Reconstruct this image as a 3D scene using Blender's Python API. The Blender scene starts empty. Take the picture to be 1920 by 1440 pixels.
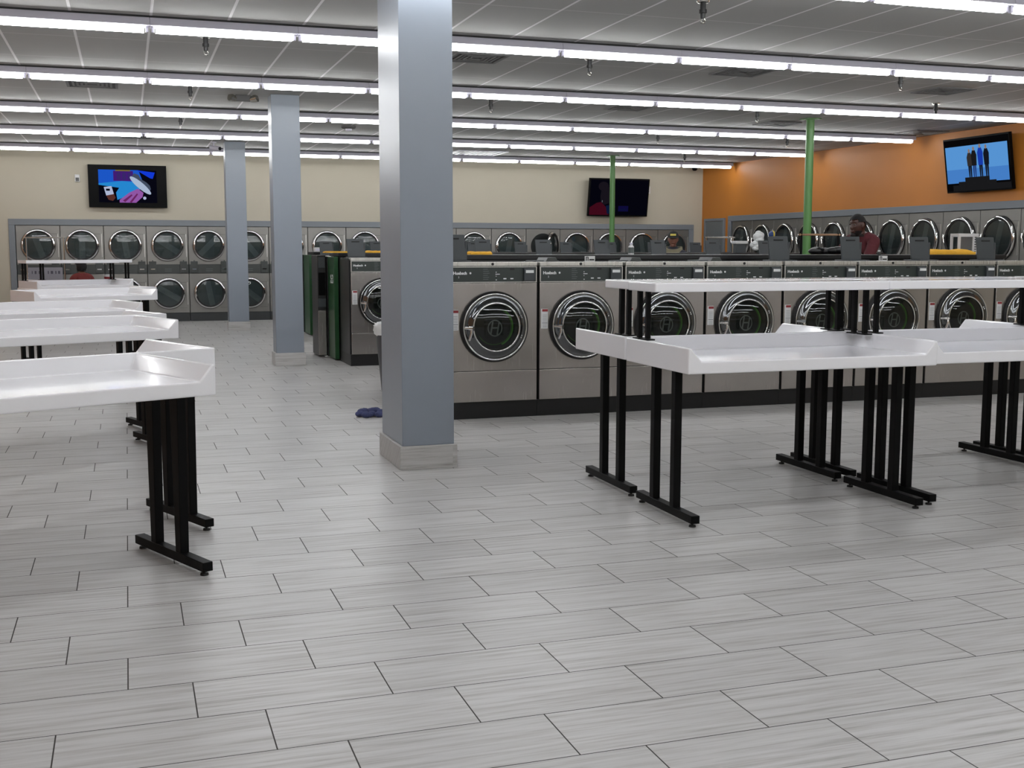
import bpy, bmesh, math, random
from mathutils import Vector, Matrix
random.seed(7)
PI = math.pi
sc = bpy.context.scene
COL = sc.collection

# ------------------------------------------------------------------ materials
def lin(c):
    return tuple(((v / 255.0) / 12.92 if v / 255.0 <= 0.04045 else ((v / 255.0 + 0.055) / 1.055) ** 2.4) for v in c)

def newmat(name):
    m = bpy.data.materials.new(name)
    m.use_nodes = True
    nt = m.node_tree
    return m, nt, nt.nodes['Principled BSDF'], nt.nodes['Material Output']

def mat(name, rgb, rough=0.5, metal=0.0, spec=0.5, vary=0.0, scale=8.0, bump=0.0, bscale=200.0, emit=None, estr=0.0, coat=0.0):
    m, nt, b, out = newmat(name)
    c = lin(rgb)
    b.inputs['Base Color'].default_value = (*c, 1)
    b.inputs['Roughness'].default_value = rough
    b.inputs['Metallic'].default_value = metal
    b.inputs['Specular IOR Level'].default_value = spec
    b.inputs['Coat Weight'].default_value = coat
    tc = nt.nodes.new('ShaderNodeTexCoord')
    if vary:
        n = nt.nodes.new('ShaderNodeTexNoise'); n.inputs['Scale'].default_value = scale; n.inputs['Detail'].default_value = 3
        nt.links.new(tc.outputs['Object'], n.inputs['Vector'])
        mx = nt.nodes.new('ShaderNodeMix'); mx.data_type = 'RGBA'
        mx.inputs['A'].default_value = (*[x * (1 - vary) for x in c], 1)
        mx.inputs['B'].default_value = (*[min(1, x * (1 + vary)) for x in c], 1)
        nt.links.new(n.outputs['Fac'], mx.inputs['Factor'])
        nt.links.new(mx.outputs['Result'], b.inputs['Base Color'])
    if bump:
        n2 = nt.nodes.new('ShaderNodeTexNoise'); n2.inputs['Scale'].default_value = bscale
        nt.links.new(tc.outputs['Object'], n2.inputs['Vector'])
        bp = nt.nodes.new('ShaderNodeBump'); bp.inputs['Strength'].default_value = bump; bp.inputs['Distance'].default_value = 0.01
        nt.links.new(n2.outputs['Fac'], bp.inputs['Height'])
        nt.links.new(bp.outputs['Normal'], b.inputs['Normal'])
    if emit:
        b.inputs['Emission Color'].default_value = (*lin(emit), 1)
        b.inputs['Emission Strength'].default_value = estr
    return m

def math_node(nt, op, a, b=None):
    n = nt.nodes.new('ShaderNodeMath'); n.operation = op
    for i, v in enumerate((a, b)):
        if v is None: continue
        if isinstance(v, (int, float)): n.inputs[i].default_value = v
        else: nt.links.new(v, n.inputs[i])
    return n.outputs[0]

TILE_L, TILE_W = 0.6107, 0.3053
def tile_material(name, grout=True):
    m, nt, b, out = newmat(name)
    geo = nt.nodes.new('ShaderNodeNewGeometry')
    sep = nt.nodes.new('ShaderNodeSeparateXYZ'); nt.links.new(geo.outputs['Position'], sep.inputs[0])
    X, Y = sep.outputs['X'], sep.outputs['Y']
    v = math_node(nt, 'DIVIDE', math_node(nt, 'SUBTRACT', Y, 5.0457), TILE_W)
    row = math_node(nt, 'FLOOR', v); fv = math_node(nt, 'FRACT', v)
    s = math_node(nt, 'ADD', math_node(nt, 'DIVIDE', math_node(nt, 'ADD', X, 0.046), TILE_L),
                  math_node(nt, 'DIVIDE', math_node(nt, 'ADD', row, 1.0), 3.0))
    colm = math_node(nt, 'FLOOR', s); fs = math_node(nt, 'FRACT', s)
    dv = math_node(nt, 'MULTIPLY', math_node(nt, 'MINIMUM', fv, math_node(nt, 'SUBTRACT', 1.0, fv)), TILE_W)
    ds = math_node(nt, 'MULTIPLY', math_node(nt, 'MINIMUM', fs, math_node(nt, 'SUBTRACT', 1.0, fs)), TILE_L)
    gm = math_node(nt, 'MAXIMUM', math_node(nt, 'LESS_THAN', dv, 0.0021), math_node(nt, 'LESS_THAN', ds, 0.0022))
    idv = nt.nodes.new('ShaderNodeCombineXYZ'); nt.links.new(colm, idv.inputs[0]); nt.links.new(row, idv.inputs[1])
    wn = nt.nodes.new('ShaderNodeTexWhiteNoise'); wn.noise_dimensions = '2D'; nt.links.new(idv.outputs[0], wn.inputs['Vector'])
    # linear vein streaks along the long side of each tile
    cv = nt.nodes.new('ShaderNodeCombineXYZ')
    nt.links.new(math_node(nt, 'MULTIPLY', X, 2.4), cv.inputs[0])
    nt.links.new(math_node(nt, 'MULTIPLY', math_node(nt, 'ADD', Y, math_node(nt, 'MULTIPLY', sep.outputs['Z'], 1.0)), 52.0), cv.inputs[1])
    nt.links.new(math_node(nt, 'MULTIPLY', wn.outputs['Value'], 37.0), cv.inputs[2])
    n1 = nt.nodes.new('ShaderNodeTexNoise'); n1.inputs['Scale'].default_value = 1.0; n1.inputs['Detail'].default_value = 6; n1.inputs['Roughness'].default_value = 0.62
    nt.links.new(cv.outputs[0], n1.inputs['Vector'])
    cr = nt.nodes.new('ShaderNodeValToRGB')
    e = cr.color_ramp.elements
    e[0].position = 0.27; e[0].color = (*lin((150, 147, 143)), 1)
    e[1].position = 0.68; e[1].color = (*lin((200, 199, 197)), 1)
    k = e.new(0.42); k.color = (*lin((178, 176, 173)), 1)
    k = e.new(0.52); k.color = (*lin((190, 189, 187)), 1)
    nt.links.new(n1.outputs['Fac'], cr.inputs['Fac'])
    n2 = nt.nodes.new('ShaderNodeTexNoise'); n2.inputs['Scale'].default_value = 0.35; n2.inputs['Detail'].default_value = 2
    nt.links.new(geo.outputs['Position'], n2.inputs['Vector'])
    tv = math_node(nt, 'ADD', math_node(nt, 'MULTIPLY', wn.outputs['Value'], 0.10), math_node(nt, 'ADD', 0.86, math_node(nt, 'MULTIPLY', n2.outputs['Fac'], 0.12)))
    mul = nt.nodes.new('ShaderNodeVectorMath'); mul.operation = 'SCALE'
    nt.links.new(cr.outputs['Color'], mul.inputs[0]); nt.links.new(tv, mul.inputs['Scale'])
    col = mul.outputs[0]
    if grout:
        mx = nt.nodes.new('ShaderNodeMix'); mx.data_type = 'RGBA'
        nt.links.new(gm, mx.inputs['Factor']); nt.links.new(col, mx.inputs['A']); mx.inputs['B'].default_value = (*lin((62, 59, 56)), 1)
        col = mx.outputs['Result']
        rg = math_node(nt, 'ADD', 0.36, math_node(nt, 'MULTIPLY', gm, 0.5))
        nt.links.new(rg, b.inputs['Roughness'])
    else:
        b.inputs['Roughness'].default_value = 0.45
    nt.links.new(col, b.inputs['Base Color'])
    b.inputs['Specular IOR Level'].default_value = 0.35
    return m

def ceiling_material():
    m, nt, b, out = newmat('ceiling_panels')
    geo = nt.nodes.new('ShaderNodeNewGeometry')
    sep = nt.nodes.new('ShaderNodeSeparateXYZ'); nt.links.new(geo.outputs['Position'], sep.inputs[0])
    u = math_node(nt, 'FRACT', math_node(nt, 'DIVIDE', math_node(nt, 'ADD', sep.outputs['X'], 60.05), 0.603))
    v = math_node(nt, 'FRACT', math_node(nt, 'DIVIDE', math_node(nt, 'ADD', sep.outputs['Y'], 60.20), 1.207))
    du = math_node(nt, 'MULTIPLY', math_node(nt, 'MINIMUM', u, math_node(nt, 'SUBTRACT', 1.0, u)), 0.603)
    dv = math_node(nt, 'MULTIPLY', math_node(nt, 'MINIMUM', v, math_node(nt, 'SUBTRACT', 1.0, v)), 1.207)
    gu = math_node(nt, 'LESS_THAN', du, 0.011); gv = math_node(nt, 'LESS_THAN', dv, 0.010)
    g = math_node(nt, 'MAXIMUM', gu, math_node(nt, 'MULTIPLY', gv, 0.35))
    n = nt.nodes.new('ShaderNodeTexNoise'); n.inputs['Scale'].default_value = 1.3; nt.links.new(geo.outputs['Position'], n.inputs['Vector'])
    n3 = nt.nodes.new('ShaderNodeTexNoise'); n3.inputs['Scale'].default_value = 60; nt.links.new(geo.outputs['Position'], n3.inputs['Vector'])
    f = math_node(nt, 'ADD', math_node(nt, 'MULTIPLY', n.outputs['Fac'], 0.7), math_node(nt, 'MULTIPLY', n3.outputs['Fac'], 0.3))
    mx0 = nt.nodes.new('ShaderNodeMix'); mx0.data_type = 'RGBA'
    mx0.inputs['A'].default_value = (*lin((150, 150, 148)), 1); mx0.inputs['B'].default_value = (*lin((168, 168, 165)), 1)
    nt.links.new(f, mx0.inputs['Factor'])
    mx = nt.nodes.new('ShaderNodeMix'); mx.data_type = 'RGBA'
    nt.links.new(g, mx.inputs['Factor']); nt.links.new(mx0.outputs['Result'], mx.inputs['A']); mx.inputs['B'].default_value = (*lin((226, 226, 226)), 1)
    nt.links.new(mx.outputs['Result'], b.inputs['Base Color'])
    b.inputs['Roughness'].default_value = 0.75
    return m

def stainless(name, rgb, rough=0.34):
    m, nt, b, out = newmat(name)
    tc = nt.nodes.new('ShaderNodeTexCoord')
    mp = nt.nodes.new('ShaderNodeMapping'); mp.inputs['Scale'].default_value = (260, 260, 3)
    nt.links.new(tc.outputs['Object'], mp.inputs['Vector'])
    n = nt.nodes.new('ShaderNodeTexNoise'); n.inputs['Scale'].default_value = 1.0; n.inputs['Detail'].default_value = 2
    nt.links.new(mp.outputs['Vector'], n.inputs['Vector'])
    n2 = nt.nodes.new('ShaderNodeTexNoise'); n2.inputs['Scale'].default_value = 3.0
    nt.links.new(tc.outputs['Object'], n2.inputs['Vector'])
    c = lin(rgb)
    mx = nt.nodes.new('ShaderNodeMix'); mx.data_type = 'RGBA'
    mx.inputs['A'].default_value = (*[x * .86 for x in c], 1); mx.inputs['B'].default_value = (*[min(1, x * 1.12) for x in c], 1)
    nt.links.new(n2.outputs['Fac'], mx.inputs['Factor'])
    nt.links.new(mx.outputs['Result'], b.inputs['Base Color'])
    b.inputs['Metallic'].default_value = 0.85
    rg = math_node(nt, 'ADD', rough - .05, math_node(nt, 'MULTIPLY', n.outputs['Fac'], .12))
    nt.links.new(rg, b.inputs['Roughness'])
    return m

def glass_mat(name, tint, clear, rough=0.04):
    # dark see-through door glass: a tinted clear layer under a glossy surface
    m, nt, b, out = newmat(name)
    nt.nodes.remove(b)
    tr = nt.nodes.new('ShaderNodeBsdfTransparent'); tr.inputs['Color'].default_value = (*[x * clear for x in lin(tint)], 1)
    gl = nt.nodes.new('ShaderNodeBsdfGlossy'); gl.inputs['Roughness'].default_value = rough; gl.inputs['Color'].default_value = (.9, .9, .9, 1)
    fr = nt.nodes.new('ShaderNodeFresnel'); fr.inputs['IOR'].default_value = 1.5
    mx = nt.nodes.new('ShaderNodeMixShader')
    nt.links.new(fr.outputs[0], mx.inputs[0]); nt.links.new(tr.outputs[0], mx.inputs[1]); nt.links.new(gl.outputs[0], mx.inputs[2])
    nt.links.new(mx.outputs[0], out.inputs['Surface'])
    return m

def emit_mat(name, rgb, s):
    m, nt, b, out = newmat(name)
    nt.nodes.remove(b)
    e = nt.nodes.new('ShaderNodeEmission'); e.inputs['Color'].default_value = (*lin(rgb), 1); e.inputs['Strength'].default_value = s
    nt.links.new(e.outputs[0], out.inputs['Surface'])
    return m

M = {}
M['floor'] = tile_material('floor_tile')
M['basetile'] = tile_material('base_tile', False)
M['ceiling'] = ceiling_material()
M['pillar'] = mat('pillar_paint', (136, 144, 154), .35, vary=.04, scale=3)
M['cream'] = mat('cream_paint', (182, 175, 158), .7, vary=.03, scale=2)
M['tan'] = mat('tan_paint', (176, 138, 108), .6, vary=.03, scale=2)
M['orange'] = mat('orange_paint', (186, 116, 40), .55, vary=.05, scale=2)
M['frame'] = mat('grey_blue_paint', (116, 121, 127), .45, vary=.03, scale=3)
M['greydoor'] = mat('grey_door_paint', (104, 108, 110), .45, vary=.03)
M['polegreen'] = mat('pole_green_paint', (84, 132, 72), .4, vary=.05)
M['green'] = mat('panel_green', (32, 78, 42), .3, vary=.06)
M['stain'] = stainless('washer_steel', (172, 167, 163), .24)
M['stainlite'] = stainless('trim_steel', (205, 203, 198), .28)
M['dryersteel'] = stainless('dryer_steel', (132, 130, 126), .42)
M['chrome'] = mat('chrome', (225, 225, 225), .07, 1.0)
M['darkchrome'] = mat('smoked_chrome', (112, 114, 116), .08, 1.0)
M['glass'] = glass_mat('washer_glass', (176, 184, 180), 1.0)
M['dglass'] = glass_mat('dryer_glass', (215, 222, 222), 1.0)
M['black'] = mat('black_plastic', (16, 16, 18), .4, vary=.1)
M['rubber'] = mat('black_rubber', (12, 12, 13), .55, vary=.1)
M['kick'] = mat('kick_black', (10, 10, 12), .45, vary=.1)
M['legs'] = mat('black_powder_coat', (8, 8, 9), .5, spec=.12, vary=.1, bump=.05, bscale=600)
M['panel'] = mat('control_panel_film', (46, 54, 52), .35, vary=.05)
M['lid'] = mat('grey_lid_plastic', (64, 69, 72), .5, vary=.04)
M['liddark'] = mat('slot_dark', (16, 17, 18), .6, vary=.05)
M['sidepaint'] = mat('side_panel_paint', (56, 58, 58), .22, vary=.04)
M['white'] = mat('white_fibreglass', (246, 246, 250), .14, vary=.01, coat=.3)
M['sticker'] = mat('sticker_white', (205, 205, 205), .5, vary=.02)
M['stickred'] = mat('sticker_red', (130, 30, 34), .5, vary=.02)
M['stickgrey'] = mat('sticker_print', (120, 124, 126), .5, vary=.02)
M['print'] = mat('print_white', (225, 228, 228), .5, vary=.01)
M['printdim'] = mat('print_dim', (96, 104, 102), .5, vary=.01)
M['drum'] = mat('drum_dark', (30, 33, 32), .4, .5, vary=.15, scale=20)
M['drumgrey'] = mat('dryer_drum', (84, 92, 92), .5, .3, vary=.1, scale=10)
M['drumfin'] = mat('dryer_fin', (112, 120, 122), .5, .2, vary=.1)
M['emblem'] = mat('emblem_grey', (150, 152, 150), .4, vary=.02)
M['greenring'] = mat('green_ring', (78, 150, 40), .4, vary=.1, emit=(60, 130, 30), estr=.12)
M['dband'] = mat('dryer_control_film', (56, 60, 58), .4, vary=.06)
M['dkick'] = mat('dryer_kick', (52, 55, 56), .5, vary=.05)
M['housing'] = mat('light_housing_enamel', (214, 212, 226), .4, vary=.01)
M['shadowgap'] = mat('dark_rail', (24, 24, 26), .6, vary=.05)
M['tube'] = emit_mat('tube_glow', (252, 254, 254), 28.0)
M['vent'] = mat('vent_grey', (92, 92, 92), .6, vary=.06)
M['ventdark'] = mat('vent_dark', (44, 44, 45), .7, vary=.05)
M['brass'] = mat('sprinkler_metal', (190, 188, 180), .25, 1.0)
M['yellow'] = mat('yellow_cloth', (222, 168, 48), .85, vary=.15, scale=30, bump=.3, bscale=80)
M['blueknit'] = mat('blue_knit', (66, 72, 110), .95, vary=.35, scale=40, bump=.5, bscale=90)
M['bagwhite'] = mat('white_plastic_bag', (225, 228, 228), .4, vary=.05, scale=14, bump=.3, bscale=30)
M['bin'] = mat('bin_grey', (58, 60, 64), .5, vary=.05)
M['tvblack'] = mat('tv_bezel', (5, 5, 6), .5, spec=.08, vary=.05)

# ------------------------------------------------------------------ mesh helpers
class MB:
    def __init__(s): s.bm = bmesh.new()
    def box(s, x0, x1, y0, y1, z0, z1, m=0):
        v = [s.bm.verts.new(p) for p in ((x0, y0, z0), (x1, y0, z0), (x1, y1, z0), (x0, y1, z0), (x0, y0, z1), (x1, y0, z1), (x1, y1, z1), (x0, y1, z1))]
        for f in ((0, 3, 2, 1), (4, 5, 6, 7), (0, 1, 5, 4), (1, 2, 6, 5), (2, 3, 7, 6), (3, 0, 4, 7)):
            s.bm.faces.new([v[i] for i in f]).material_index = m
        return s
    def solid(s, verts, faces, m=0):
        v = [s.bm.verts.new(p) for p in verts]
        for f in faces: s.bm.faces.new([v[i] for i in f]).material_index = m
        return s
    def poly(s, pts, m=0):
        s.bm.faces.new([s.bm.verts.new(p) for p in pts]).material_index = m
        return s
    def prism(s, pts, axis, a, b, m=0):
        # pts: 2D outline; axis 'y': (x,z), 'x': (y,z), 'z': (x,y)
        def P(p, d):
            return {'y': (p[0], d, p[1]), 'x': (d, p[0], p[1]), 'z': (p[0], p[1], d)}[axis]
        va = [s.bm.verts.new(P(p, a)) for p in pts]; vb = [s.bm.verts.new(P(p, b)) for p in pts]
        n = len(pts)
        fs = [s.bm.faces.new(va), s.bm.faces.new(list(reversed(vb)))]
        for i in range(n): fs.append(s.bm.faces.new([va[i], va[(i + 1) % n], vb[(i + 1) % n], vb[i]]))
        for f in fs: f.material_index = m
        return s
    def lathe(s, prof, c=(0, 0, 0), axis='z', n=32, m=0, a0=0.0, a1=2 * PI, closed=False):
        full = abs(a1 - a0 - 2 * PI) < 1e-6
        k = n if full else n + 1
        rings = []
        for r, h in prof:
            ring = []
            for i in range(k):
                a = a0 + (a1 - a0) * i / n
                u, w = r * math.cos(a), r * math.sin(a)
                p = {'z': (u, w, h), 'y': (u, h, w), 'x': (h, u, w)}[axis]
                ring.append(s.bm.verts.new((p[0] + c[0], p[1] + c[1], p[2] + c[2])))
            rings.append(ring)
        if closed: rings.append(rings[0])
        for A, B in zip(rings[:-1], rings[1:]):
            for i in range(n):
                j = (i + 1) % k
                s.bm.faces.new([A[i], A[j], B[j], B[i]]).material_index = m
        return s
    def cyl(s, p, q, r, n=12, m=0, r2=None):
        p, q = Vector(p), Vector(q); d = (q - p).normalized()
        a = d.orthogonal().normalized(); b = d.cross(a); r2 = r if r2 is None else r2
        A = [s.bm.verts.new(p + (a * math.cos(2 * PI * i / n) + b * math.sin(2 * PI * i / n)) * r) for i in range(n)]
        B = [s.bm.verts.new(q + (a * math.cos(2 * PI * i / n) + b * math.sin(2 * PI * i / n)) * r2) for i in range(n)]
        fs = [s.bm.faces.new(list(reversed(A))), s.bm.faces.new(B)]
        for i in range(n): fs.append(s.bm.faces.new([A[i], A[(i + 1) % n], B[(i + 1) % n], B[i]]))
        for f in fs: f.material_index = m
        return s
    def tube(s, pts, r, n=8, m=0):
        pts = [Vector(p) for p in pts]; rings = []
        for i, p in enumerate(pts):
            d = (pts[min(i + 1, len(pts) - 1)] - pts[max(i - 1, 0)]).normalized()
            a = d.cross(Vector((0.123, 0.31, 0.94))).normalized(); b = d.cross(a)
            rings.append([s.bm.verts.new(p + (a * math.cos(2 * PI * k / n) + b * math.sin(2 * PI * k / n)) * r) for k in range(n)])
        for A, B in zip(rings[:-1], rings[1:]):
            for k in range(n): s.bm.faces.new([A[k], A[(k + 1) % n], B[(k + 1) % n], B[k]]).material_index = m
        s.bm.faces.new(list(reversed(rings[0]))).material_index = m; s.bm.faces.new(rings[-1]).material_index = m
        return s
    def ball(s, c, r, m=0, sc_=(1, 1, 1), u=16, v=10):
        ret = bmesh.ops.create_uvsphere(s.bm, u_segments=u, v_segments=v, radius=1.0)
        for w in ret['verts']:
            w.co = Vector((w.co.x * r * sc_[0] + c[0], w.co.y * r * sc_[1] + c[1], w.co.z * r * sc_[2] + c[2]))
            for f in w.link_faces: f.material_index = m
        return s
    def add_mesh(s, me, mtx, m=0):
        base = len(s.bm.verts); n0 = len(s.bm.faces)
        s.bm.from_mesh(me); s.bm.verts.ensure_lookup_table(); s.bm.faces.ensure_lookup_table()
        for i in range(base, len(s.bm.verts)): s.bm.verts[i].co = mtx @ s.bm.verts[i].co
        for i in range(n0, len(s.bm.faces)): s.bm.faces[i].material_index = m
        return s
    def mesh(s, name, mats, bevel=0.0, seg=2, smooth=35.0):
        bmesh.ops.recalc_face_normals(s.bm, faces=s.bm.faces)
        if bevel:
            ed = [e for e in s.bm.edges if len(e.link_faces) == 2 and e.calc_face_angle(0) > math.radians(25)]
            ret = bmesh.ops.bevel(s.bm, geom=ed, offset=bevel, segments=seg, affect='EDGES', profile=0.6, clamp_overlap=True)
            rounded = set(ret['faces'])
            for f in s.bm.faces: f.smooth = f in rounded
        me = bpy.data.meshes.new(name)
        s.bm.to_mesh(me); s.bm.free()
        for m in (mats if isinstance(mats, (list, tuple)) else [mats]): me.materials.append(M[m] if isinstance(m, str) else m)
        if not bevel: me.shade_smooth(); me.set_sharp_from_angle(angle=math.radians(smooth))
        return me
    def build(s, name, mats, parent=None, **k):
        return link(name, s.mesh(name, mats, **k), parent)

def link(name, me, parent=None):
    o = bpy.data.objects.new(name, me); COL.objects.link(o)
    if parent is not None: o.parent = parent
    return o
def tag(o, label, cat, group=None):
    o['label'] = label; o['category'] = cat
    if group: o['group'] = group
    return o
def thing(name, label, cat, loc=(0, 0, 0), rz=0.0, group=None):
    o = bpy.data.objects.new(name, None); COL.objects.link(o)
    o.location = loc; o.rotation_euler = (0, 0, rz); o.empty_display_size = .1
    return tag(o, label, cat, group)
def struct(o): o['kind'] = 'structure'; return o
def kids(o): return [c for c in KID.get(o.name, [])]
KID = {}
def index_children():
    KID.clear()
    for o in bpy.data.objects:
        if o.parent is not None: KID.setdefault(o.parent.name, []).append(o)
def dup(root, loc, rz=None, label=None, group=None):
    r = root.copy(); COL.objects.link(r); r.location = loc
    if rz is not None: r.rotation_euler = (0, 0, rz)
    if label: r['label'] = label
    if group: r['group'] = group
    for ch in kids(root):
        c = ch.copy(); COL.objects.link(c); c.parent = r
        for g in kids(ch):
            d = g.copy(); COL.objects.link(d); d.parent = c
    return r
def textmesh(txt, size, ext=0.0008, bold=0.0):
    cu = bpy.data.curves.new('lettering', 'FONT'); cu.body = txt; cu.size = size; cu.extrude = ext; cu.align_x = 'LEFT'; cu.offset = bold; cu.resolution_u = 3
    o = bpy.data.objects.new('lettering', cu); COL.objects.link(o)
    dg = bpy.context.evaluated_depsgraph_get(); dg.update()
    me = bpy.data.meshes.new_from_object(o.evaluated_get(dg), depsgraph=dg)
    bpy.data.objects.remove(o); bpy.data.curves.remove(cu)
    return me
RX90 = Matrix.Rotation(PI / 2, 4, 'X')   # lays text upright in the XZ plane, readable from -Y

# ------------------------------------------------------------------ camera
F = Vector((math.sin(.3214) * math.cos(.1167), math.cos(.3214) * math.cos(.1167), -math.sin(.1167)))
R = Vector((math.cos(.3214), -math.sin(.3214), 0)); U = R.cross(F)
rl = .0013
R, U = R * math.cos(rl) + U * math.sin(rl), U * math.cos(rl) - R * math.sin(rl)
cd = bpy.data.cameras.new('camera'); cam = bpy.data.objects.new('camera', cd); COL.objects.link(cam)
cd.sensor_fit = 'HORIZONTAL'; cd.sensor_width = 36; cd.lens = 2157.6 / 1920 * 36; cd.clip_end = 100; cd.clip_start = .05
cam.matrix_world = Matrix(((R.x, U.x, -F.x, 0), (R.y, U.y, -F.y, 0), (R.z, U.z, -F.z, 1.43), (0, 0, 0, 1)))
sc.camera = cam
sc.view_settings.view_transform = 'Standard'
sc.view_settings.look = 'None'
sc.view_settings.exposure = 0.0

# ------------------------------------------------------------------ room shell
XL, XR, YN, YB, CZ = -3.4, 12.44, -4.0, 23.70, 3.27
struct(MB().box(XL - .2, XR + 1.1, YN - .2, YB + 1.1, -.1, 0).build('floor', 'floor'))
struct(MB().box(XL - .2, XR + 1.1, YN - .2, YB + 1.1, CZ, CZ + .1).build('ceiling', 'ceiling'))
# back wall: cream, with the dryer recess cut out of its lower part
struct(MB().prism([(XL, 0), (-2.09, 0), (-2.09, 1.985), (12.22, 1.985), (12.22, 0), (XR, 0), (XR, CZ), (XL, CZ)], 'y', YB, YB + .1).build('wall_back', 'cream'))
struct(MB().box(-2.2, 12.3, YB + .95, YB + 1.05, 0, CZ).build('wall_back_recess', 'frame'))
# right wall: orange, recess for the second bank of dryers
struct(MB().prism([(YB, 0), (22.46, 0), (22.46, 2.15), (12.84, 2.15), (12.84, 0), (8.0, 0), (8.0, CZ), (YB, CZ)], 'x', XR, XR + .1).build('wall_right', 'orange'))
struct(MB().box(XR, XR + .1, YN, 8.0, 0, CZ).build('wall_right_front', 'cream'))
struct(MB().box(XR + .97, XR + 1.05, 12.7, 22.6, 0, CZ).build('wall_right_recess', 'frame'))
struct(MB().box(XL - .1, XL, YN, YB + .1, 0, CZ).build('wall_left', 'tan'))
struct(MB().box(XL, XR, YN - .1, YN, 0, CZ).build('wall_front', 'cream'))
# grey frames round both dryer banks
fr = MB().box(-2.09, 12.22, YB - .03, YB + .12, 1.870, 1.985).box(-2.09, -1.98, YB - .03, YB + .12, 0, 1.87).box(12.105, 12.22, YB - .03, YB + .12, 0, 1.87)
struct(fr.build('trim_1', 'frame', bevel=.006))
fr = MB().box(XR - .03, XR + .12, 12.84, 22.46, 2.035, 2.15).box(XR - .03, XR + .12, 22.34, 22.46, 0, 2.035)
struct(fr.build('trim_2', 'frame', bevel=.006))
struct(MB().box(XL, -2.1, YB - .015, YB, 0, .15).build('baseboard_back', 'basetile', bevel=.003))
struct(MB().box(XR - .015, XR, 23.52, YB - .02, 0, .15).build('baseboard_right', 'basetile', bevel=.003))
# grey door in the orange wall
d = struct(MB().box(XR - .035, XR - .004, 22.66, 23.46, .004, 2.05).build('door_1', 'greydoor', bevel=.004))
MB().box(XR - .05, XR, 22.60, 22.66, 0, 2.11).box(XR - .05, XR, 23.46, 23.52, 0, 2.11).box(XR - .05, XR, 22.66, 23.46, 2.055, 2.11).build('door_frame', 'frame', d, bevel=.004)
MB().cyl((XR - .036, 22.74, 1.0), (XR - .09, 22.74, 1.0), .011).tube([(XR - .09, 22.735, 1.0), (XR - .092, 22.8, 1.0), (XR - .09, 22.86, 1.0)], .010).build('door_handle', 'chrome', d)

# square columns with tiled bases
def column(x, y, w, dpt, label):
    t = thing('square_column', label, 'column', (x, y, 0), 0, 'grey square columns down the aisle')
    MB().box(-w / 2, w / 2, 0, dpt, .155, CZ).build('shaft', 'pillar', t, bevel=.004)
    b = MB().box(-w / 2 - .018, w / 2 + .018, -.018, dpt + .018, 0, .155)
    b.build('tiled_base', 'basetile', t, bevel=.004)
    return t
column(1.830, 7.225, .348, .62, 'thick grey painted column nearest the camera, rising in front of the washers')
column(1.875, 14.29, .340, .31, 'grey painted column standing alone, between the nearest column and the farthest one')
column(1.845, 20.75, .345, .32, 'farthest grey painted column, by the back dryers')
def pole(x, y, r, label):
    t = thing('steel_pole', label, 'pole', (x, y, 0), 0, 'green poles')
    MB().cyl((0, 0, .012), (0, 0, CZ - .012), r, 24).build('shaft', 'polegreen', t)
    MB().box(-r * 1.9, r * 1.9, -r * 1.9, r * 1.9, 0, .012).build('base_plate', 'polegreen', t, bevel=.002)
    MB().box(-r * 1.9, r * 1.9, -r * 1.9, r * 1.9, CZ - .012, CZ).build('top_plate', 'polegreen', t, bevel=.002)
pole(9.265, 14.45, .058, 'thick green pole in front of the orange wall')
pole(9.21, 21.36, .053, 'thin green pole crossing the dark television on the cream wall')

# ------------------------------------------------------------------ strip lights
ORD = ['first', 'second', 'third', 'fourth', 'fifth', 'sixth', 'seventh', 'eighth', 'ninth', 'tenth', 'eleventh', 'twelfth', 'thirteenth', 'fourteenth', 'fifteenth']
LP = 1.19
def light_proto():
    t = thing('strip_light', '', 'strip light', (0, 0, 0))
    L = LP
    MB().prism([(-.075, 3.196), (-.060, 3.258), (.060, 3.258), (.075, 3.196)], 'x', .001, L - .001).build('housing', 'housing', t, bevel=.003)
    MB().box(0, L, -.066, .066, 3.258, 3.27).build('mounting_rail', 'shadowgap', t)  # dark strip modelling the shadow line between ceiling and housing
    MB().cyl((.045, 0, 3.168), (L - .045, 0, 3.168), .0235, 12).build('tube', 'tube', t)
    for x in (.012, L - .034):
        MB().box(x, x + .022, -.016, .016, 3.150, 3.196).box(x + .004, x + .018, -.024, .024, 3.185, 3.196).build('lamp_holder', 'housing', t, bevel=.002)
    return t
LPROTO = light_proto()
index_children()
rows = [  # Y, first joint x, pitch, visible range of x (what the picture holds), words
    (7.08, 4.990, 1.185, (4.4, 7.2), 'in the row nearest the camera'),
    (9.92, 0.240, 1.172, (-1.0, 8.9), 'in the second row from the camera'),
    (12.93, 0.272, 1.170, (-1.3, 11.5), 'in the third row from the camera'),
    (16.00, 0.298, 1.190, (-1.6, 12.1), 'in the third row from the back wall'),
    (19.00, 0.312, 1.190, (-1.9, 12.1), 'in the second row from the back wall'),
    (22.20, 0.335, 1.200, (-2.3, 12.35), 'in the row nearest the back wall'),
]
used = False
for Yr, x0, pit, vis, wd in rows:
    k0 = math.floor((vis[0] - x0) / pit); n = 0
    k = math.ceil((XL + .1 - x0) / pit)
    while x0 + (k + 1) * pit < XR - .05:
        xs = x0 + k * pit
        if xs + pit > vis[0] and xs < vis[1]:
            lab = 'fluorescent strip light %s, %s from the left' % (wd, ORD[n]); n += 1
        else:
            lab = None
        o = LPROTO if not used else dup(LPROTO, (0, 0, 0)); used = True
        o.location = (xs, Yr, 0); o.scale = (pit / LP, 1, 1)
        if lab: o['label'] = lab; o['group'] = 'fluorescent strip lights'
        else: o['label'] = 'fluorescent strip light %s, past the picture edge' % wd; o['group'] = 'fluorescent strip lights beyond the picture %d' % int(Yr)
        k += 1
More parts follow.
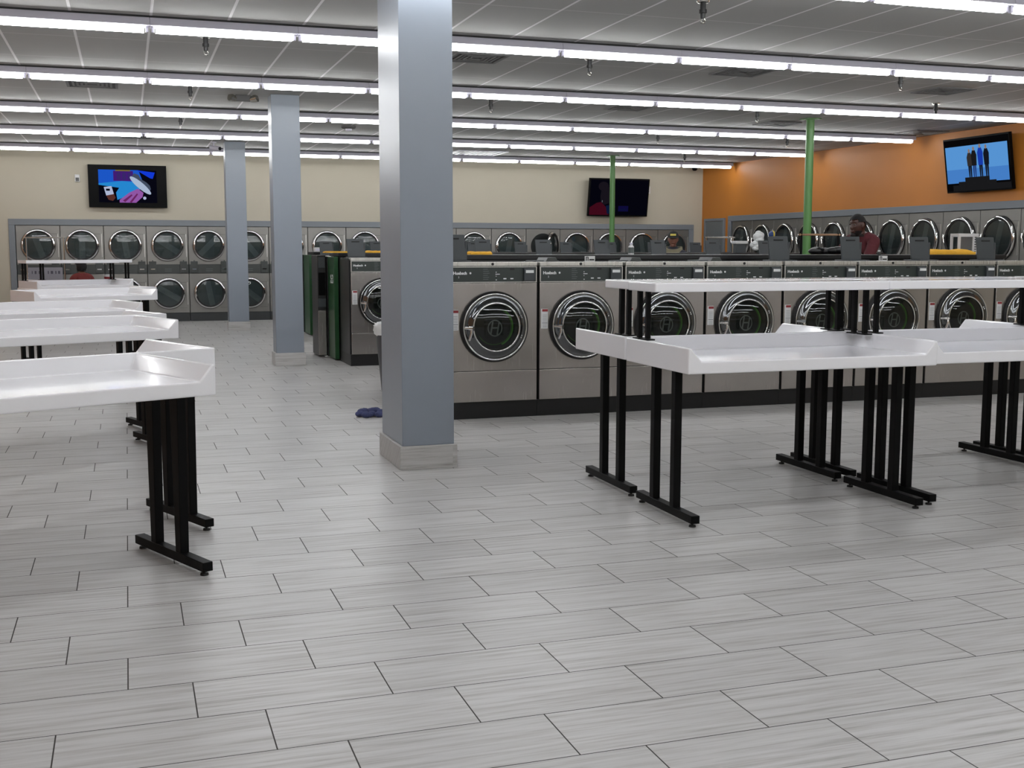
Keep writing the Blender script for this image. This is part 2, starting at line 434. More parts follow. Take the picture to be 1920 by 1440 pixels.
# rows over the part of the hall behind the camera
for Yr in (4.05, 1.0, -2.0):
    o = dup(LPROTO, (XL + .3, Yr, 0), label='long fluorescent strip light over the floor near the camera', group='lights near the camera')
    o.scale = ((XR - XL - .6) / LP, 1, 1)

# ------------------------------------------------------------------ ceiling fittings
def vent(x, y, w, label, louver=True):
    t = thing('ceiling_vent', label, 'vent', (x, y, CZ), 0, 'square air vents in the ceiling')
    b = MB()
    h = w / 2
    b.box(-h, h, -h, -h + .03, -.012, 0).box(-h, h, h - .03, h, -.012, 0).box(-h, -h + .03, -h + .03, h - .03, -.012, 0).box(h - .03, h, -h + .03, h - .03, -.012, 0)
    b.build('frame', 'vent', t)
    b = MB()
    for i in range(1, 5):
        q = h - .03 - i * (h - .05) / 5
        for s_ in (-1, 1):
            b.box(-q, q, s_ * q - .012, s_ * q + .012, -.010, -.002); b.box(s_ * q - .012, s_ * q + .012, -q, q, -.010, -.002)
    b.build('louver_slats', 'vent', t)
    MB().box(-h + .03, h - .03, -h + .03, h - .03, -.002, 0).build('backing', 'ventdark', t)
    return t
vent(3.28, 10.95, .52, 'square grey air vent beside the top of the nearest column')
vent(6.16, 10.90, .52, 'square grey air vent behind the second row of lights, before the thick green pole')
vent(9.10, 11.43, .52, 'square grey air vent close to the orange wall, between two light rows')
vent(6.30, 14.10, .50, 'square air vent behind the third row of lights, amid the ceiling')
vent(9.15, 15.15, .52, 'square air vent just beside the top of the thick green pole')
vent(11.95, 15.50, .60, 'air vent against the top of the orange wall above the tilted television')
vent(-.30, 14.05, .55, 'air vent above the television with the blue cartoon picture')
vent(0.22, 20.35, .50, 'air vent over the aisle near the farthest column')
t = thing('return_grille', 'long white return air grille with dark slots by the back wall', 'vent', (6.45, 21.55, CZ))
b = MB()
for i in range(9): b.box(-.42 + i * .095, -.37 + i * .095, -.40, .40, -.012, -.001)
b.build('slats', 'housing', t); MB().box(-.46, .46, -.44, .44, -.002, 0).build('backing', 'ventdark', t)
MB().box(-.5, .5, -.48, -.43, -.014, 0).box(-.5, .5, .43, .48, -.014, 0).box(-.5, -.45, -.43, .43, -.014, 0).box(.45, .5, -.43, .43, -.014, 0).build('frame', 'housing', t)
spr = [(4.15, 7.96, 'hanging alone nearest the camera'), (.72, 10.64, 'below the row by the nearest column, over the white tables'), (4.34, 10.66, 'behind the second light row, facing the first washers'),
       (7.87, 10.58, 'behind the second light row, toward the orange wall'), (.75, 13.83, 'behind the third light row, over the white tables'), (4.34, 13.88, 'behind the third light row, past the nearest column'),
       (8.01, 13.77, 'behind the third light row, just before the thick green pole'), (9.80, 12.44, 'in front of the third light row, near the orange wall'), (.78, 16.99, 'behind the fourth light row, over the aisle'),
       (8.12, 17.03, 'behind the fourth light row, over the washers'), (10.45, 16.97, 'behind the fourth light row, beside the thick green pole'), (10.32, 20.43, 'between the last two light rows')]
P0 = None
for x, y, w in spr:
    lab = 'black pendent fire sprinkler ' + w
    if P0 is None:
        P0 = thing('fire_sprinkler', lab, 'sprinkler', (x, y, CZ), 0, 'fire sprinklers')
        MB().lathe([(.0, 0), (.050, 0), (.046, -.010), (.02, -.014), (.0, -.014)], n=20).build('escutcheon', 'brass', P0)
        MB().lathe([(.0, -.012), (.022, -.012), (.022, -.062), (.029, -.062), (.029, -.088), (.020, -.090), (.018, -.125), (.0, -.125)], n=16).build('body', 'black', P0)
        MB().tube([(-.014, 0, -.124), (-.019, 0, -.14), (-.004, 0, -.158)], .003, 6).tube([(.014, 0, -.124), (.019, 0, -.14), (.004, 0, -.158)], .003, 6).lathe([(.0, -.158), (.018, -.158), (.018, -.161), (.0, -.161)], n=14).build('deflector', 'brass', P0)
        index_children()
    else:
        dup(P0, (x, y, CZ), label=lab)
t = thing('smoke_detector', 'round ceiling detector with a white ring between the columns', 'detector', (3.24, 17.54, CZ))
MB().lathe([(0, 0), (.11, 0), (.11, -.03), (.085, -.045), (0, -.045)], n=28).build('base', 'vent', t)
MB().lathe([(.05, -.045), (.045, -.075), (.0, -.08)], n=24).build('dome', 'housing', t)
t = thing('security_camera', 'small black dome camera at the top of the cream wall by the corner', 'camera', (12.1, 23.45, CZ))
MB().lathe([(0, 0), (.075, 0), (.075, -.03), (0, -.03)], n=24).build('base', 'black', t)
MB().lathe([(.065, -.03), (.058, -.07), (.035, -.095), (0, -.1)], n=24).build('dome', 'tvblack', t)
t = thing('security_camera', 'small bracketed camera on the ceiling by the farthest column', 'camera', (1.50, 20.9, CZ))
MB().lathe([(0, 0), (.05, 0), (.05, -.012), (0, -.012)], n=18).cyl((0, 0, -.01), (0, 0, -.09), .012).build('bracket', 'housing', t)
MB().cyl((.09, -.1, -.12), (-.05, .05, -.09), .035, 16).build('body', 'housing', t); MB().cyl((.10, -.11, -.122), (.09, -.1, -.12), .03, 16).build('lens', 'black', t)
t = thing('emergency_light', 'small two headed emergency light on the ceiling before the middle column', 'light', (1.40, 14.50, CZ))
MB().box(-.09, .09, -.04, .04, -.07, 0).build('battery_box', 'vent', t, bevel=.008)
for s_ in (-1, 1): MB().cyl((s_ * .09, -.02, -.05), (s_ * .16, -.06, -.03), .03, 16, r2=.05).build('lamp_head', 'brass', t)

# ------------------------------------------------------------------ folding tables
def tray_mesh(L, D, z0=.805, z1=.938, zl=.868, tk=.016, s_=.076):
    zf = zl - .004
    v = [(0, 0, z0), (L, 0, z0), (L, D, z0), (0, D, z0),
         (0, 0, z1), (tk, 0, z1), (s_, 0, zl), (L - s_, 0, zl), (L - tk, 0, z1), (L, 0, z1),
         (L, D, z1), (0, D, z1), (tk, D - tk, z1), (L - tk, D - tk, z1),
         (s_, D - s_, zf), (L - s_, D - s_, zf)]
    f = [(0, 3, 2, 1), (0, 1, 9, 8, 7, 6, 5, 4), (1, 2, 10, 9), (2, 3, 11, 10), (3, 0, 4, 11),
         (4, 5, 12, 11), (11, 12, 13, 10), (8, 9, 10, 13), (5, 6, 14, 12), (12, 14, 15, 13), (13, 15, 7, 8), (6, 7, 15, 14)]
    return MB().solid(v, f).mesh('tray', 'white', bevel=.009, seg=3, smooth=50)
def table_proto(label, shelf, taper, legx=(.045, 1.462), L=1.5, D=.76):
    t = thing('folding_table', label, 'table', (0, 0, 0), 0)
    link('tray', tray_mesh(L, D), t)
    w = .021
    for x in legx:
        for y in (.29, .54):
            b = MB()
            a = .038 if taper else .024
            b.solid([(x - w, y - .025, .06), (x + w, y - .025, .06), (x + w, y + .025, .06), (x - w, y + .025, .06),
                     (x - w, y - a, .806), (x + w, y - a, .806), (x + w, y + a, .806), (x - w, y + a, .806)],
                    [(0, 3, 2, 1), (4, 5, 6, 7), (0, 1, 5, 4), (1, 2, 6, 5), (2, 3, 7, 6), (3, 0, 4, 7)])
            b.build('leg', 'legs', t, bevel=.003)
        fb = MB().box(x - .024, x + .024, .05, .735, .022, .064).build('foot_bar', 'legs', t, bevel=.003)
        for y in (.085, .70):
            MB().lathe([(0, 0), (.019, 0), (.017, .010), (.006, .011), (.006, .024), (0, .024)], (x, y, 0), n=14).build('leveling_foot', 'rubber', fb)
    if shelf:
        MB().box(0, L - .03, .395, .745, 1.203, 1.252).build('shelf', 'white', t, bevel=.008, seg=3)
        for x in (.045, L - .06):
            for y in (.575, .68):
                MB().box(x - .012, x + .012, y - .014, y + .014, .936, 1.205).box(x - .026, x + .026, y - .04, y + .04, .935, .943).build('shelf_post', 'legs', t, bevel=.002)
    return t
def place_table(proto, FR, th, label, rear=False, L=1.5, off=0.0, D=.76, gap=.004):
    # FR: front right corner on plan, th: angle; rear tables stand back to back behind that front edge, shifted by off
    v = Vector((math.cos(th), math.sin(th), 0)); u = Vector((-v.y, v.x, 0)); P = Vector((FR[0], FR[1], 0))
    if not rear: return dup(proto, P - v * L, th, label)
    q = P + v * off + u * (2 * D + gap)
    return dup(proto, q, th + PI, label)
TP = table_proto('', False, True)
TPS = table_proto('', True, True)
TS = table_proto('', True, False, (.085, 1.465))
TSR = table_proto('', True, False, (.04, 1.42))
for o, g in ((TP, 'white folding tables along the aisle'), (TPS, 'white folding tables along the aisle'), (TS, 'white folding tables in front of the washers'), (TSR, 'white folding tables in front of the washers')): o['group'] = g
index_children()
aA, a2, a3, a4 = math.radians(24), math.radians(22), math.radians(20.5), math.radians(24.5)
place_table(TP, (.345, 5.06), aA, 'white tray topped folding table nearest the camera in the slanted line by the aisle')
place_table(TP, (.345, 5.06), aA, 'white folding table standing back to back behind the nearest one of the slanted line', True, off=.405)
place_table(TP, (.329, 8.378), a2, 'white folding table second in the slanted line, with a low front lip over black legs')
place_table(TP, (.329, 8.378), a2, 'white folding table back to back behind the second one of the slanted line', True, off=.25)
place_table(TP, (.127, 11.20), a3, 'white folding table third in the slanted line, partly hidden by the second')
place_table(TP, (.345, 14.85), a4, 'white folding table fourth in the slanted line, its brownish end facing the wall')
place_table(TP, (.345, 14.85), a4, 'white folding table back to back behind the fourth one of the slanted line', True, off=.36)
place_table(TPS, (.080, 19.20), a4, 'white folding table with a raised shelf, farthest front one of the slanted line')
place_table(TPS, (.080, 19.20), a4, 'white folding table with a raised shelf, back to back behind the farthest one', True, off=.36)
place_table(TS, (4.150, 5.165), 0, 'white folding table with raised shelf nearest the camera, before the washers')
place_table(TS, (5.665, 5.225), 0, 'white folding table with raised shelf, running out of the picture beside the first one')
for i, (x, y, lab) in enumerate([(4.165, 6.74, 'white folding table with raised shelf back to back behind the nearest one before the washers'),
                                 (5.672, 6.765, 'white folding table with raised shelf next to the washers, second one from the column'),
                                 (7.178, 6.765, 'white folding table with raised shelf next to the washers, cut by the picture edge')]):
    dup(TSR, (x, y, 0), PI, lab)
for o in (TP, TPS, TS, TSR):
    for c in kids(o):
        for g in kids(c): bpy.data.objects.remove(g)
        bpy.data.objects.remove(c)
    bpy.data.objects.remove(o)
index_children()

# ------------------------------------------------------------------ washers
WW = .79
def ring_arc(b, r0, r1, a0, a1, c, y, th, m=0, n=24, sx=1.0):
    for i in range(n):
        p = [a0 + (a1 - a0) * (i + k) / n for k in (0, 1)]
        q = [(c[0] + r * math.cos(a) * sx, y, c[1] + r * math.sin(a)) for a in p for r in (r0, r1)]
        b.poly([q[0], q[1], q[3], q[2]], m)
def washer_proto(lid_open):
    t = thing('front_load_washer', '', 'washer', (0, 0, 0))
    g = .011; x0, x1 = g, WW - g; D = .74
    MB().box(x0 + .004, x1 - .004, .004, D, .14, 1.318).build('cabinet', 'sidepaint', t, bevel=.003)
    MB().box(-.0005, WW + .0005, .02, D, 0, .14).build('kick_plate', 'kick', t)
    MB().box(-.001, WW + .001, .06, D - .02, .14, 1.30).build('side_gap_filler', 'black', t)
    MB().box(x0, x1, -.004, .02, .145, .404).build('lower_panel', 'stain', t, bevel=.004)
    MB().box(x0, x1, -.004, .02, .408, 1.148).build('front_panel', 'stain', t, bevel=.004)
    tr = MB().box(x0, x1, -.006, .10, 1.287, 1.323).build('top_trim', 'stainlite', t, bevel=.004)
    MB().lathe([(0, -.012), (.011, -.012), (.012, -.005), (.012, .0)], (WW * .485, 0, 1.305), 'y', 14).build('lock', 'black', tr)
    cp = MB().box(x0, x1, -.004, .02, 1.150, 1.284).build('control_panel_surround', 'stainlite', t, bevel=.002)
    MB().box(x0 + .010, x1 - .010, -.007, -.003, 1.158, 1.278).build('control_panel', 'panel', cp)
    b = MB().add_mesh(textmesh('Huebsch', .034, .0004, .0012), Matrix.Translation((x0 + .028, -.0078, 1.219)) @ RX90)
    ring_arc(b, 0, .0085, 0, 2 * PI, (x0 + .178, 1.230), -.0078, 0, 0, 14)
    b.add_mesh(textmesh('2', .020, .0004), Matrix.Translation((x0 + .072, -.0078, 1.190)) @ RX90)
    b.build('brand_lettering', 'print', cp)
    b = MB()
    for k in range(6): b.box(.30, .30 + (.045, .052, .04, .055, .05, .042)[k], -.0080, -.0072, 1.176 + k * .017, 1.180 + k * .017)
    b.build('cycle_list_print', 'printdim', cp)
    b = MB().box(.410, .418, -.0085, -.007, 1.234, 1.240).box(.408, .446, -.0085, -.007, 1.218, 1.223).box(.410, .417, -.0085, -.007, 1.202, 1.206).box(.410, .420, -.0085, -.007, 1.170, 1.176)
    b.box(.478, .504, -.0088, -.007, 1.178, 1.187).box(.540, .566, -.0088, -.007, 1.178, 1.187)
    b.build('buttons', 'print', cp)
    MB().box(.535, .575, -.0085, -.007, 1.255, 1.270).build('display', 'black', cp)
    cb = MB().prism([(-.004, 1.158), (-.030, 1.166), (-.036, 1.262), (-.004, 1.272)], 'x', .655, .752).build('coin_box', 'lid', t, bevel=.003)
    MB().box(.668, .738, -.0400, -.034, 1.230, 1.254).build('coin_plate', 'print', cb)
    # sticker
    st = MB().box(x0 + .012, x0 + .074, -.0058, -.0038, .755, .925).build('warning_sticker', 'sticker', t)
    MB().box(x0 + .022, x0 + .073, -.0064, -.0056, .900, .921).build('red_band', 'stickred', st)
    b = MB().box(x0 + .022, x0 + .070, -.0064, -.0056, .800, .806)
    for k in range(5): b.box(x0 + .026, x0 + .066, -.0062, -.0056, .818 + k * .013, .821 + k * .013)
    for k in range(3): b.box(x0 + .026, x0 + .064, -.0062, -.0056, .764 + k * .011, .767 + k * .011)
    b.build('sticker_print', 'stickgrey', st)
    # door
    cx, cz = .395, .780
    c = (cx, 0, cz)
    MB().lathe([(.292, -.003), (.299, -.008), (.299, -.026), (.286, -.040), (.272, -.040), (.268, -.01)], c, 'y', 56).build('door_gasket', 'rubber', t)
    dr = MB().lathe([(.274, -.006), (.282, -.030), (.280, -.042), (.272, -.047), (.262, -.044), (.248, -.046), (.225, -.066), (.210, -.080), (.204, -.082), (.199, -.078), (.197, -.05)], c, 'y', 64).build('door', 'darkchrome', t, smooth=60)
    MB().lathe([(.276, -.044), (.281, -.044), (.281, -.049), (.276, -.051), (.271, -.049), (.271, -.044)], c, 'y', 64, closed=True).build('outer_bead', 'chrome', dr, smooth=60)
    MB().lathe([(.2, -.078), (.206, -.080), (.206, -.086), (.200, -.088), (.195, -.085), (.195, -.078)], c, 'y', 64, closed=True).build('inner_bead', 'chrome', dr, smooth=60)
    MB().lathe([(.197, -.076), (.165, -.086), (.130, -.094), (.095, -.100), (.06, -.104), (.03, -.1055), (.0005, -.106)], c, 'y', 64).build('door_glass', 'glass', dr, smooth=60)
    MB().lathe([(.197, -.062), (.190, -.03), (.185, -.008), (.0005, -.008)], c, 'y', 48).build('drum_interior', 'drum', dr)
    b = MB(); ring_arc(b, .158, .170, -1.15, 1.0, (cx, cz), -.0105, 0, 0, 24); ring_arc(b, .150, .153, -2.6, 1.2, (cx, cz), -.0105, 0, 0, 40)
    b.build('green_ring', 'greenring', dr)
    b = MB()
    em = [((-.044, -.05), (-.030, -.05), (-.012, .055), (-.026, .055)), ((.012, -.055), (.026, -.055), (.044, .05), (.030, .05)), ((-.034, -.004), (.030, -.004), (.032, .009), (-.032, .009))]
    for q in em: b.poly([(cx - .005 + p[0], -.050, cz - .01 + p[1]) for p in q])
    ring_arc(b, .060, .071, 1.05, 4.25, (cx - .005, cz - .01), -.0499, 0, 0, 20, .92); ring_arc(b, .060, .071, -2.1, 1.15 - .1, (cx - .005, cz - .01), -.0499, 0, 0, 20, .92)
    b.build('door_emblem', 'emblem', dr)
    h = MB().cyl((cx - .262, -.045, cz - .005), (cx - .215, -.098, cz - .005), .014, 12).cyl((cx - .232, -.08, cz - .005), (cx - .208, -.108, cz - .006), .020, 14)
    h.tube([(cx - .222, -.100, cz - .01), (cx - .226, -.104, cz - .05), (cx - .236, -.098, cz - .085), (cx - .240, -.09, cz - .105)], .011, 10)
    h.build('door_handle', 'chrome', dr, smooth=60)
    b = MB()
    for a in (.36, -.36):
        for k in (-.035, .035): b.lathe([(.0, -.012), (.006, -.008), (.007, 0)], (cx + .243 * math.cos(a + k), -.052, cz + .243 * math.sin(a + k)), 'y', 10)
    b.build('hinge_bolts', 'chrome', dr)
    # soap dispenser on the top
    sp = MB().box(.028, .250, .17, .42, 1.318, 1.333).build('soap_dispenser', 'lid', t, bevel=.004)
    if lid_open:
        b = MB()
        b.solid([(.034, .298, 1.333), (.244, .298, 1.333), (.234, .325, 1.553), (.022, .325, 1.553), (.034, .318, 1.333), (.244, .318, 1.333), (.234, .340, 1.553), (.022, .340, 1.553)],
                [(0, 1, 2, 3), (5, 4, 7, 6), (0, 4, 5, 1), (1, 5, 6, 2), (2, 6, 7, 3), (3, 7, 4, 0)])
        ld = b.build('dispenser_lid', 'lid', t, bevel=.004)
        MB().box(.234, .254, .31, .42, 1.333, 1.50).build('lid_stay', 'lid', ld, bevel=.004)
        MB().box(.082, .182, .315, .323, 1.512, 1.524).build('lid_slot', 'liddark', ld)
    else:
        MB().prism([(.105, 1.320), (.125, 1.357), (.200, 1.357), (.220, 1.320)], 'y', .11, .36).build('dispenser_lid', 'dband', t, bevel=.004)
    return t
WO, WC = washer_proto(True), washer_proto(False)
index_children()
wl = ['first washer of the front row, beside the nearest column, its soap lid raised', 'second washer from the nearest column, front row, sign card on top', 'third washer from the nearest column in the front row, soap lid closed',
      'fourth washer from the nearest column in the front row, soap lid closed', 'fifth washer from the nearest column in the front row, soap lid raised', 'sixth washer from the nearest column in the front row, soap lid raised',
      'seventh washer from the nearest column, front row, yellow towel behind it', 'last washer of the front row, cut by the picture edge']
for i in range(8):
    pr = WC if i in (1, 2, 3) else WO
    dup(pr, (2.522 + i * WW + .0035 * i, 9.25, 0), 0, 'stainless steel ' + wl[i], 'front row of washers')
# second island
for i in (0, 1, 2, 3, 4, 5, 6, 7, 9):
    lab = 'steel washer of the second island, ' + ('standing in view beside its green end panel' if i == 0 else 'only its raised lid showing, %s from the green panel' % ORD[i])
    dup(WO, (2.565 + i * .826, 13.94, 0), 0, lab, 'washers of the second island')
for i in range(10):
    lab = 'washer of the farthest island, only its raised lid showing, %s from the aisle' % ORD[i]
    dup(WO, (2.93 + i * .83, 18.40, 0), 0, lab, 'washers of the farthest island')
for o in (WO, WC):
    for c in kids(o):
        for g in kids(c): bpy.data.objects.remove(g)
        bpy.data.objects.remove(c)
    bpy.data.objects.remove(o)
index_children()

def ledge(x0, x1, y0, y1, label):
    t = thing('service_ledge', label, 'ledge', (x0, y0, 0))
    MB().box(.02, x1 - x0 - .02, .02, y1 - y0 - .02, 0, 1.335).build('body', 'black', t, bevel=.003)
    MB().box(0, x1 - x0, 0, y1 - y0, 1.335, 1.378).build('ledge_top', 'kick', t, bevel=.005)
    return t
ledge(2.52, 8.86, 10.0, 10.72, 'long black ledge behind the front row of washers')
ledge(2.56, 10.8, 14.70, 15.40, 'long black ledge behind the washers of the second island')
ledge(2.93, 11.2, 19.16, 19.85, 'long black ledge behind the washers of the farthest island')

# end of the second island
t = thing('end_panel', 'green end panel with white letters closing the second washer island', 'panel', (2.50, 14.70, 0))
MB().box(0, .055, .0, .60, .02, 1.33).build('board', 'green', t, bevel=.003)
MB().box(-.012, 0, .46, .60, .02, 1.33).build('edge_strip', 'kick', t, bevel=.002)
MB().add_mesh(textmesh('EG', .27, .0006, .004), Matrix.Translation((-.0012, .08, .985)) @ Matrix(((0, 0, -1, 0), (0, -1, 0, 0), (-1, 0, 0, 0), (0, 0, 0, 1))) @ Matrix.Rotation(PI, 4, 'Z') @ Matrix.Diagonal((.36, 1, 1, 1))).build('lettering', 'print', t)
t = thing('end_panel', 'dark green end panel of the farthest washer island, seen past the middle column', 'panel', (2.84, 19.1, 0))
MB().box(0, .06, .0, .75, .02, 1.33).build('board', 'green', t, bevel=.003)
MB().box(-.012, 0, .60, .75, .02, 1.33).build('edge_strip', 'kick', t, bevel=.002)
t = thing('card_kiosk', 'slim payment kiosk with a steel lower door beside the green end panel', 'kiosk', (2.375, 14.80, 0))
MB().box(0, .108, .44, .95, .02, 1.345).build('body', 'black', t, bevel=.004)
MB().box(0, .104, .425, .44, .03, .62).build('lower_door', 'stain', t, bevel=.003)
MB().box(.0, .104, .41, .44, .66, .78).build('tray', 'lid', t, bevel=.01)
MB().box(.01, .098, .43, .44, .82, 1.12).build('screen', 'tvblack', t)
MB().box(.01, .098, .425, .44, 1.18, 1.32).build('sign_head', 'lid', t, bevel=.004)
t = thing('junction_box', 'small white box on top of the farthest green end panel', 'box', (2.97, 19.3, 1.379))
MB().box(-.02, .18, -.05, .05, 0, .075).build('case', 'sticker', t, bevel=.008); MB().box(.0, .16, -.052, -.049, .02, .055).build('cover', 'housing', t, bevel=.001)

# ------------------------------------------------------------------ dryers
def dryer_proto(W, zk, zb0, zb1, zt, r, name='stacked_dryer'):
    t = thing(name, '', 'dryer', (0, 0, 0))
    g = .006
    MB().box(g, W - g, .012, .72, .01, zt).build('cabinet', 'dkick', t)
    MB().box(g, W - g, .004, .03, 0, zk).build('kick_plate', 'dkick', t, bevel=.002)
    cb = MB().box(g, W - g, -.004, .03, zb0, zb1).build('control_band', 'dband', t, bevel=.002)
    for x in (.035, W - .035 - .135):
        k = MB().box(x, x + .135, -.026, .0, zb0 + .01, zb1 + .065).cyl((x + .07, -.012, zb1 + .06), (x + .07, -.012, zb1 + .085), .012).build('coin_box', 'dband', t, bevel=.004)
        MB().box(x + .03, x + .11, -.030, -.024, zb0 + .075, zb0 + .095).build('coin_slot', 'chrome', k)
    MB().box(W / 2 - .065, W / 2 + .065, -.007, -.002, zb0 + .045, zb0 + .053).box(W / 2 - .065, W / 2 + .065, -.007, -.002, zb0 + .083, zb0 + .091).build('print', 'printdim', cb)
    for (za, zc) in ((zk, zb0), (zb1, zt)):
        f = MB().box(g, W - g, -.002, .012, za + .004, zc - .004).build('front_panel', 'dryersteel', t, bevel=.003)
        cx, cz = W * .497, (za + zc) / 2 - .004
        MB().box(W - .045, W - .036, -.010, 0, cz - r * .72, cz + r * .72).build('hinge_bar', 'stainlite', f)
        MB().box(W * .75, W - .05, -.0035, -.001, cz - r + .020, cz - r + .024).box(W * .75, W - .05, -.0035, -.001, cz + r - .09, cz + r - .086).build('door_plate_seam', 'black', f)
    for (za, zc) in ((zk, zb0), (zb1, zt)):
        cx, cz = W * .497, (za + zc) / 2 - .004
        dr = MB().lathe([(r * .93, -.010), (r, -.012), (r * 1.0, -.028), (r * .955, -.048), (r * .89, -.05), (r * .855, -.030)], (0, 0, 0), 'y', 52).build('door', 'chrome', t, smooth=60)
        dr.location = (cx, 0, cz)
        MB().lathe([(r * 1.012, -.002), (r * 1.012, -.016), (r * .985, -.018), (r * .985, -.002)], (0, 0, 0), 'y', 52, closed=True).build('seal', 'rubber', dr)
        MB().lathe([(r * .89, -.046), (r * .90, -.051), (r * .80, -.046), (r * .80, -.030)], (0, 0, 0), 'y', 52).build('inner_seal', 'rubber', dr)
        MB().lathe([(r * .86, -.040), (r * .6, -.047), (r * .3, -.051), (.0005, -.0525)], (0, 0, 0), 'y', 52).build('door_glass', 'dglass', dr, smooth=60)
        MB().lathe([(r * .85, -.016), (.0005, -.016)], (0, 0, 0), 'y', 44).build('drum_back', 'drumgrey', dr)
        fin = MB().box(-.055, .055, -.020, -.017, -r * .8, r * .8).build('drum_fin', 'drumfin', dr); fin.rotation_euler = (0, random.uniform(.2, .9), 0)
        MB().cyl((-r * .93, -.03, .02), (-r * .90, -.075, .02), .018, 10).tube([(-r * .88, -.075, .07), (-r * .89, -.085, .02), (-r * .86, -.075, -.06)], .015, 8).build('handle', 'chrome', dr, smooth=60)
    return t
DB = dryer_proto(.785, .167, .945, 1.118, 1.868, .307)
DR = dryer_proto(.853, .17, 1.00, 1.17, 2.032, .345)
index_children()
def vary(o):
    for c in kids(o):
        for g in kids(c): pass
nb = 18
for i in range(nb):
    lab = 'steel stacked dryer along the back wall, %s from the white tables end' % (ORD[i] if i < 15 else ['sixteenth', 'seventeenth', 'eighteenth'][i - 15])
    if i == 13: lab = 'steel stacked dryer along the back wall with its upper round door standing ajar'
    if i == 0: lab = 'steel stacked dryer along the back wall, a chrome cart rail across its upper door'
    if i == 17: lab = 'steel stacked dryer along the back wall, last one before the orange wall'
    r = dup(DB, (-1.975 + i * .7832, YB, 0), 0, lab, 'stacked dryers along the back wall')
    for c in [x for x in bpy.data.objects if x.parent == r and x.name.startswith('door')]:
        for g in [x for x in bpy.data.objects if x.parent == c and x.name.startswith('drum_fin')]:
            g.rotation_euler = (0, random.uniform(-1.2, 1.2), 0)
    if i == 13:
        ups = [x for x in bpy.data.objects if x.parent == r and x.name.startswith('door')]
        up = max(ups, key=lambda q: q.location.z)
        W = .785; hx = up.location.x + .33
        a = math.radians(48)
        up.rotation_euler = (0, 0, a)
        up.location = (hx - .33 * math.cos(a), -.02 - .33 * math.sin(a), up.location.z)
        MB().lathe([(.28, -.006), (.0005, -.006)], (.39, 0, 1.489), 'y', 44).build('door_opening', 'drum', r)
for i in range(11):
    y1 = 22.317 - i * .853
    lab = 'steel stacked dryer under the orange wall, %s from the grey door' % ORD[i]
    r = dup(DR, (XR, y1, 0), -PI / 2, lab, 'stacked dryers under the orange wall')
for o in (DB, DR):
    for c in kids(o):
        for g in kids(c): bpy.data.objects.remove(g)
        bpy.data.objects.remove(c)
    bpy.data.objects.remove(o)
index_children()

# ------------------------------------------------------------------ televisions
def screen_mats(name, cols, s):
    return [emit_mat('%s_%d' % (name, i), c, s) for i, c in enumerate(cols)]
def tv(loc, W, Hh, rz, tilt, label, pic_name, polys, cols, strength, side=None):
    t = thing('television', label, 'television', loc, rz)
    t.rotation_euler = (tilt, 0, rz)
    MB().box(-W / 2, W / 2, -.03, .03, -Hh / 2, Hh / 2).build('casing', 'tvblack', t, bevel=.006)
    MB().box(-.18, .18, .03, .10, -.14, .14).build('wall_mount', 'black', t, bevel=.004)
    b = MB()
    for k, (m, pts) in enumerate(polys):
        y = -.0315 - .0006 * k
        b.poly([(p[0], y, p[1]) for p in pts], m)
    b.build(pic_name, screen_mats(label[:10].replace(' ', '_'), cols, strength), t)
    return t
def el(cx, cz, a, b_, n=16, rot=0):
    return [(cx + a * math.cos(2 * PI * i / n) * math.cos(rot) - b_ * math.sin(2 * PI * i / n) * math.sin(rot), cz + a * math.cos(2 * PI * i / n) * math.sin(rot) + b_ * math.sin(2 * PI * i / n) * math.cos(rot)) for i in range(n)]
def rc(x0, x1, z0, z1): return [(x0, z0), (x1, z0), (x1, z1), (x0, z1)]
cols = [(8, 8, 20), (30, 90, 205), (70, 30, 120), (40, 140, 215), (150, 90, 170), (175, 190, 215), (70, 80, 100), (90, 50, 45), (180, 190, 220), (20, 60, 220), (120, 110, 60), (60, 40, 110), (110, 40, 100)]
P = [(0, rc(-.53, .53, -.31, .31)), (1, [(-.53, .02), (.3, .02), (.2, .31), (-.53, .31)]), (2, rc(-.26, .10, .1, .29)), (10, rc(-.22, .05, .285, .31)), (11, rc(-.20, -.13, .12, .26)), (11, rc(-.10, -.03, .12, .26)), (11, rc(0, .07, .12, .26)),
     (3, [(-.53, .05), (-.1, .10), (.15, .08), (.27, -.02), (.12, -.12), (-.06, -.2), (-.2, -.26), (-.22, -.12), (-.16, -.03), (-.53, .02)]),
     (6, [(.05, .16), (.12, .25), (.2, .22), (.24, .14), (.34, .08), (.4, .02), (.42, -.05), (.36, -.13), (.25, 0)]), (5, el(.23, .02, .25, .06, 18, -.72)), (9, [(.16, .31), (.5, .27), (.46, .15), (.41, .16)]),
     (4, [(-.16, -.31), (-.16, -.26), (.02, -.12), (.18, -.04), (.28, -.12), (.26, -.2), (.14, -.31)]), (12, [(-.10, -.27), (.06, -.15), (.08, -.17), (-.06, -.3)]), (12, [(.02, -.30), (.16, -.13), (.18, -.15), (.06, -.31)]), (8, el(.30, -.22, .03, .03)),
     (8, [(-.44, -.02), (-.3, 0), (-.26, -.15), (-.4, -.18)]), (7, [(-.4, -.18), (-.26, -.15), (-.23, -.22), (-.28, -.28), (-.36, -.26)]), (0, rc(-.40, -.33, -.09, -.05))]
tv((.070, 23.60, 2.617), 1.43, .805, 0, 0, 'black wall television showing a blue and purple bedroom picture, on the cream wall', 'picture', P, cols, .9)
cols = [(6, 6, 16), (26, 22, 30), (66, 12, 28), (16, 14, 60), (110, 115, 125), (12, 26, 56)]
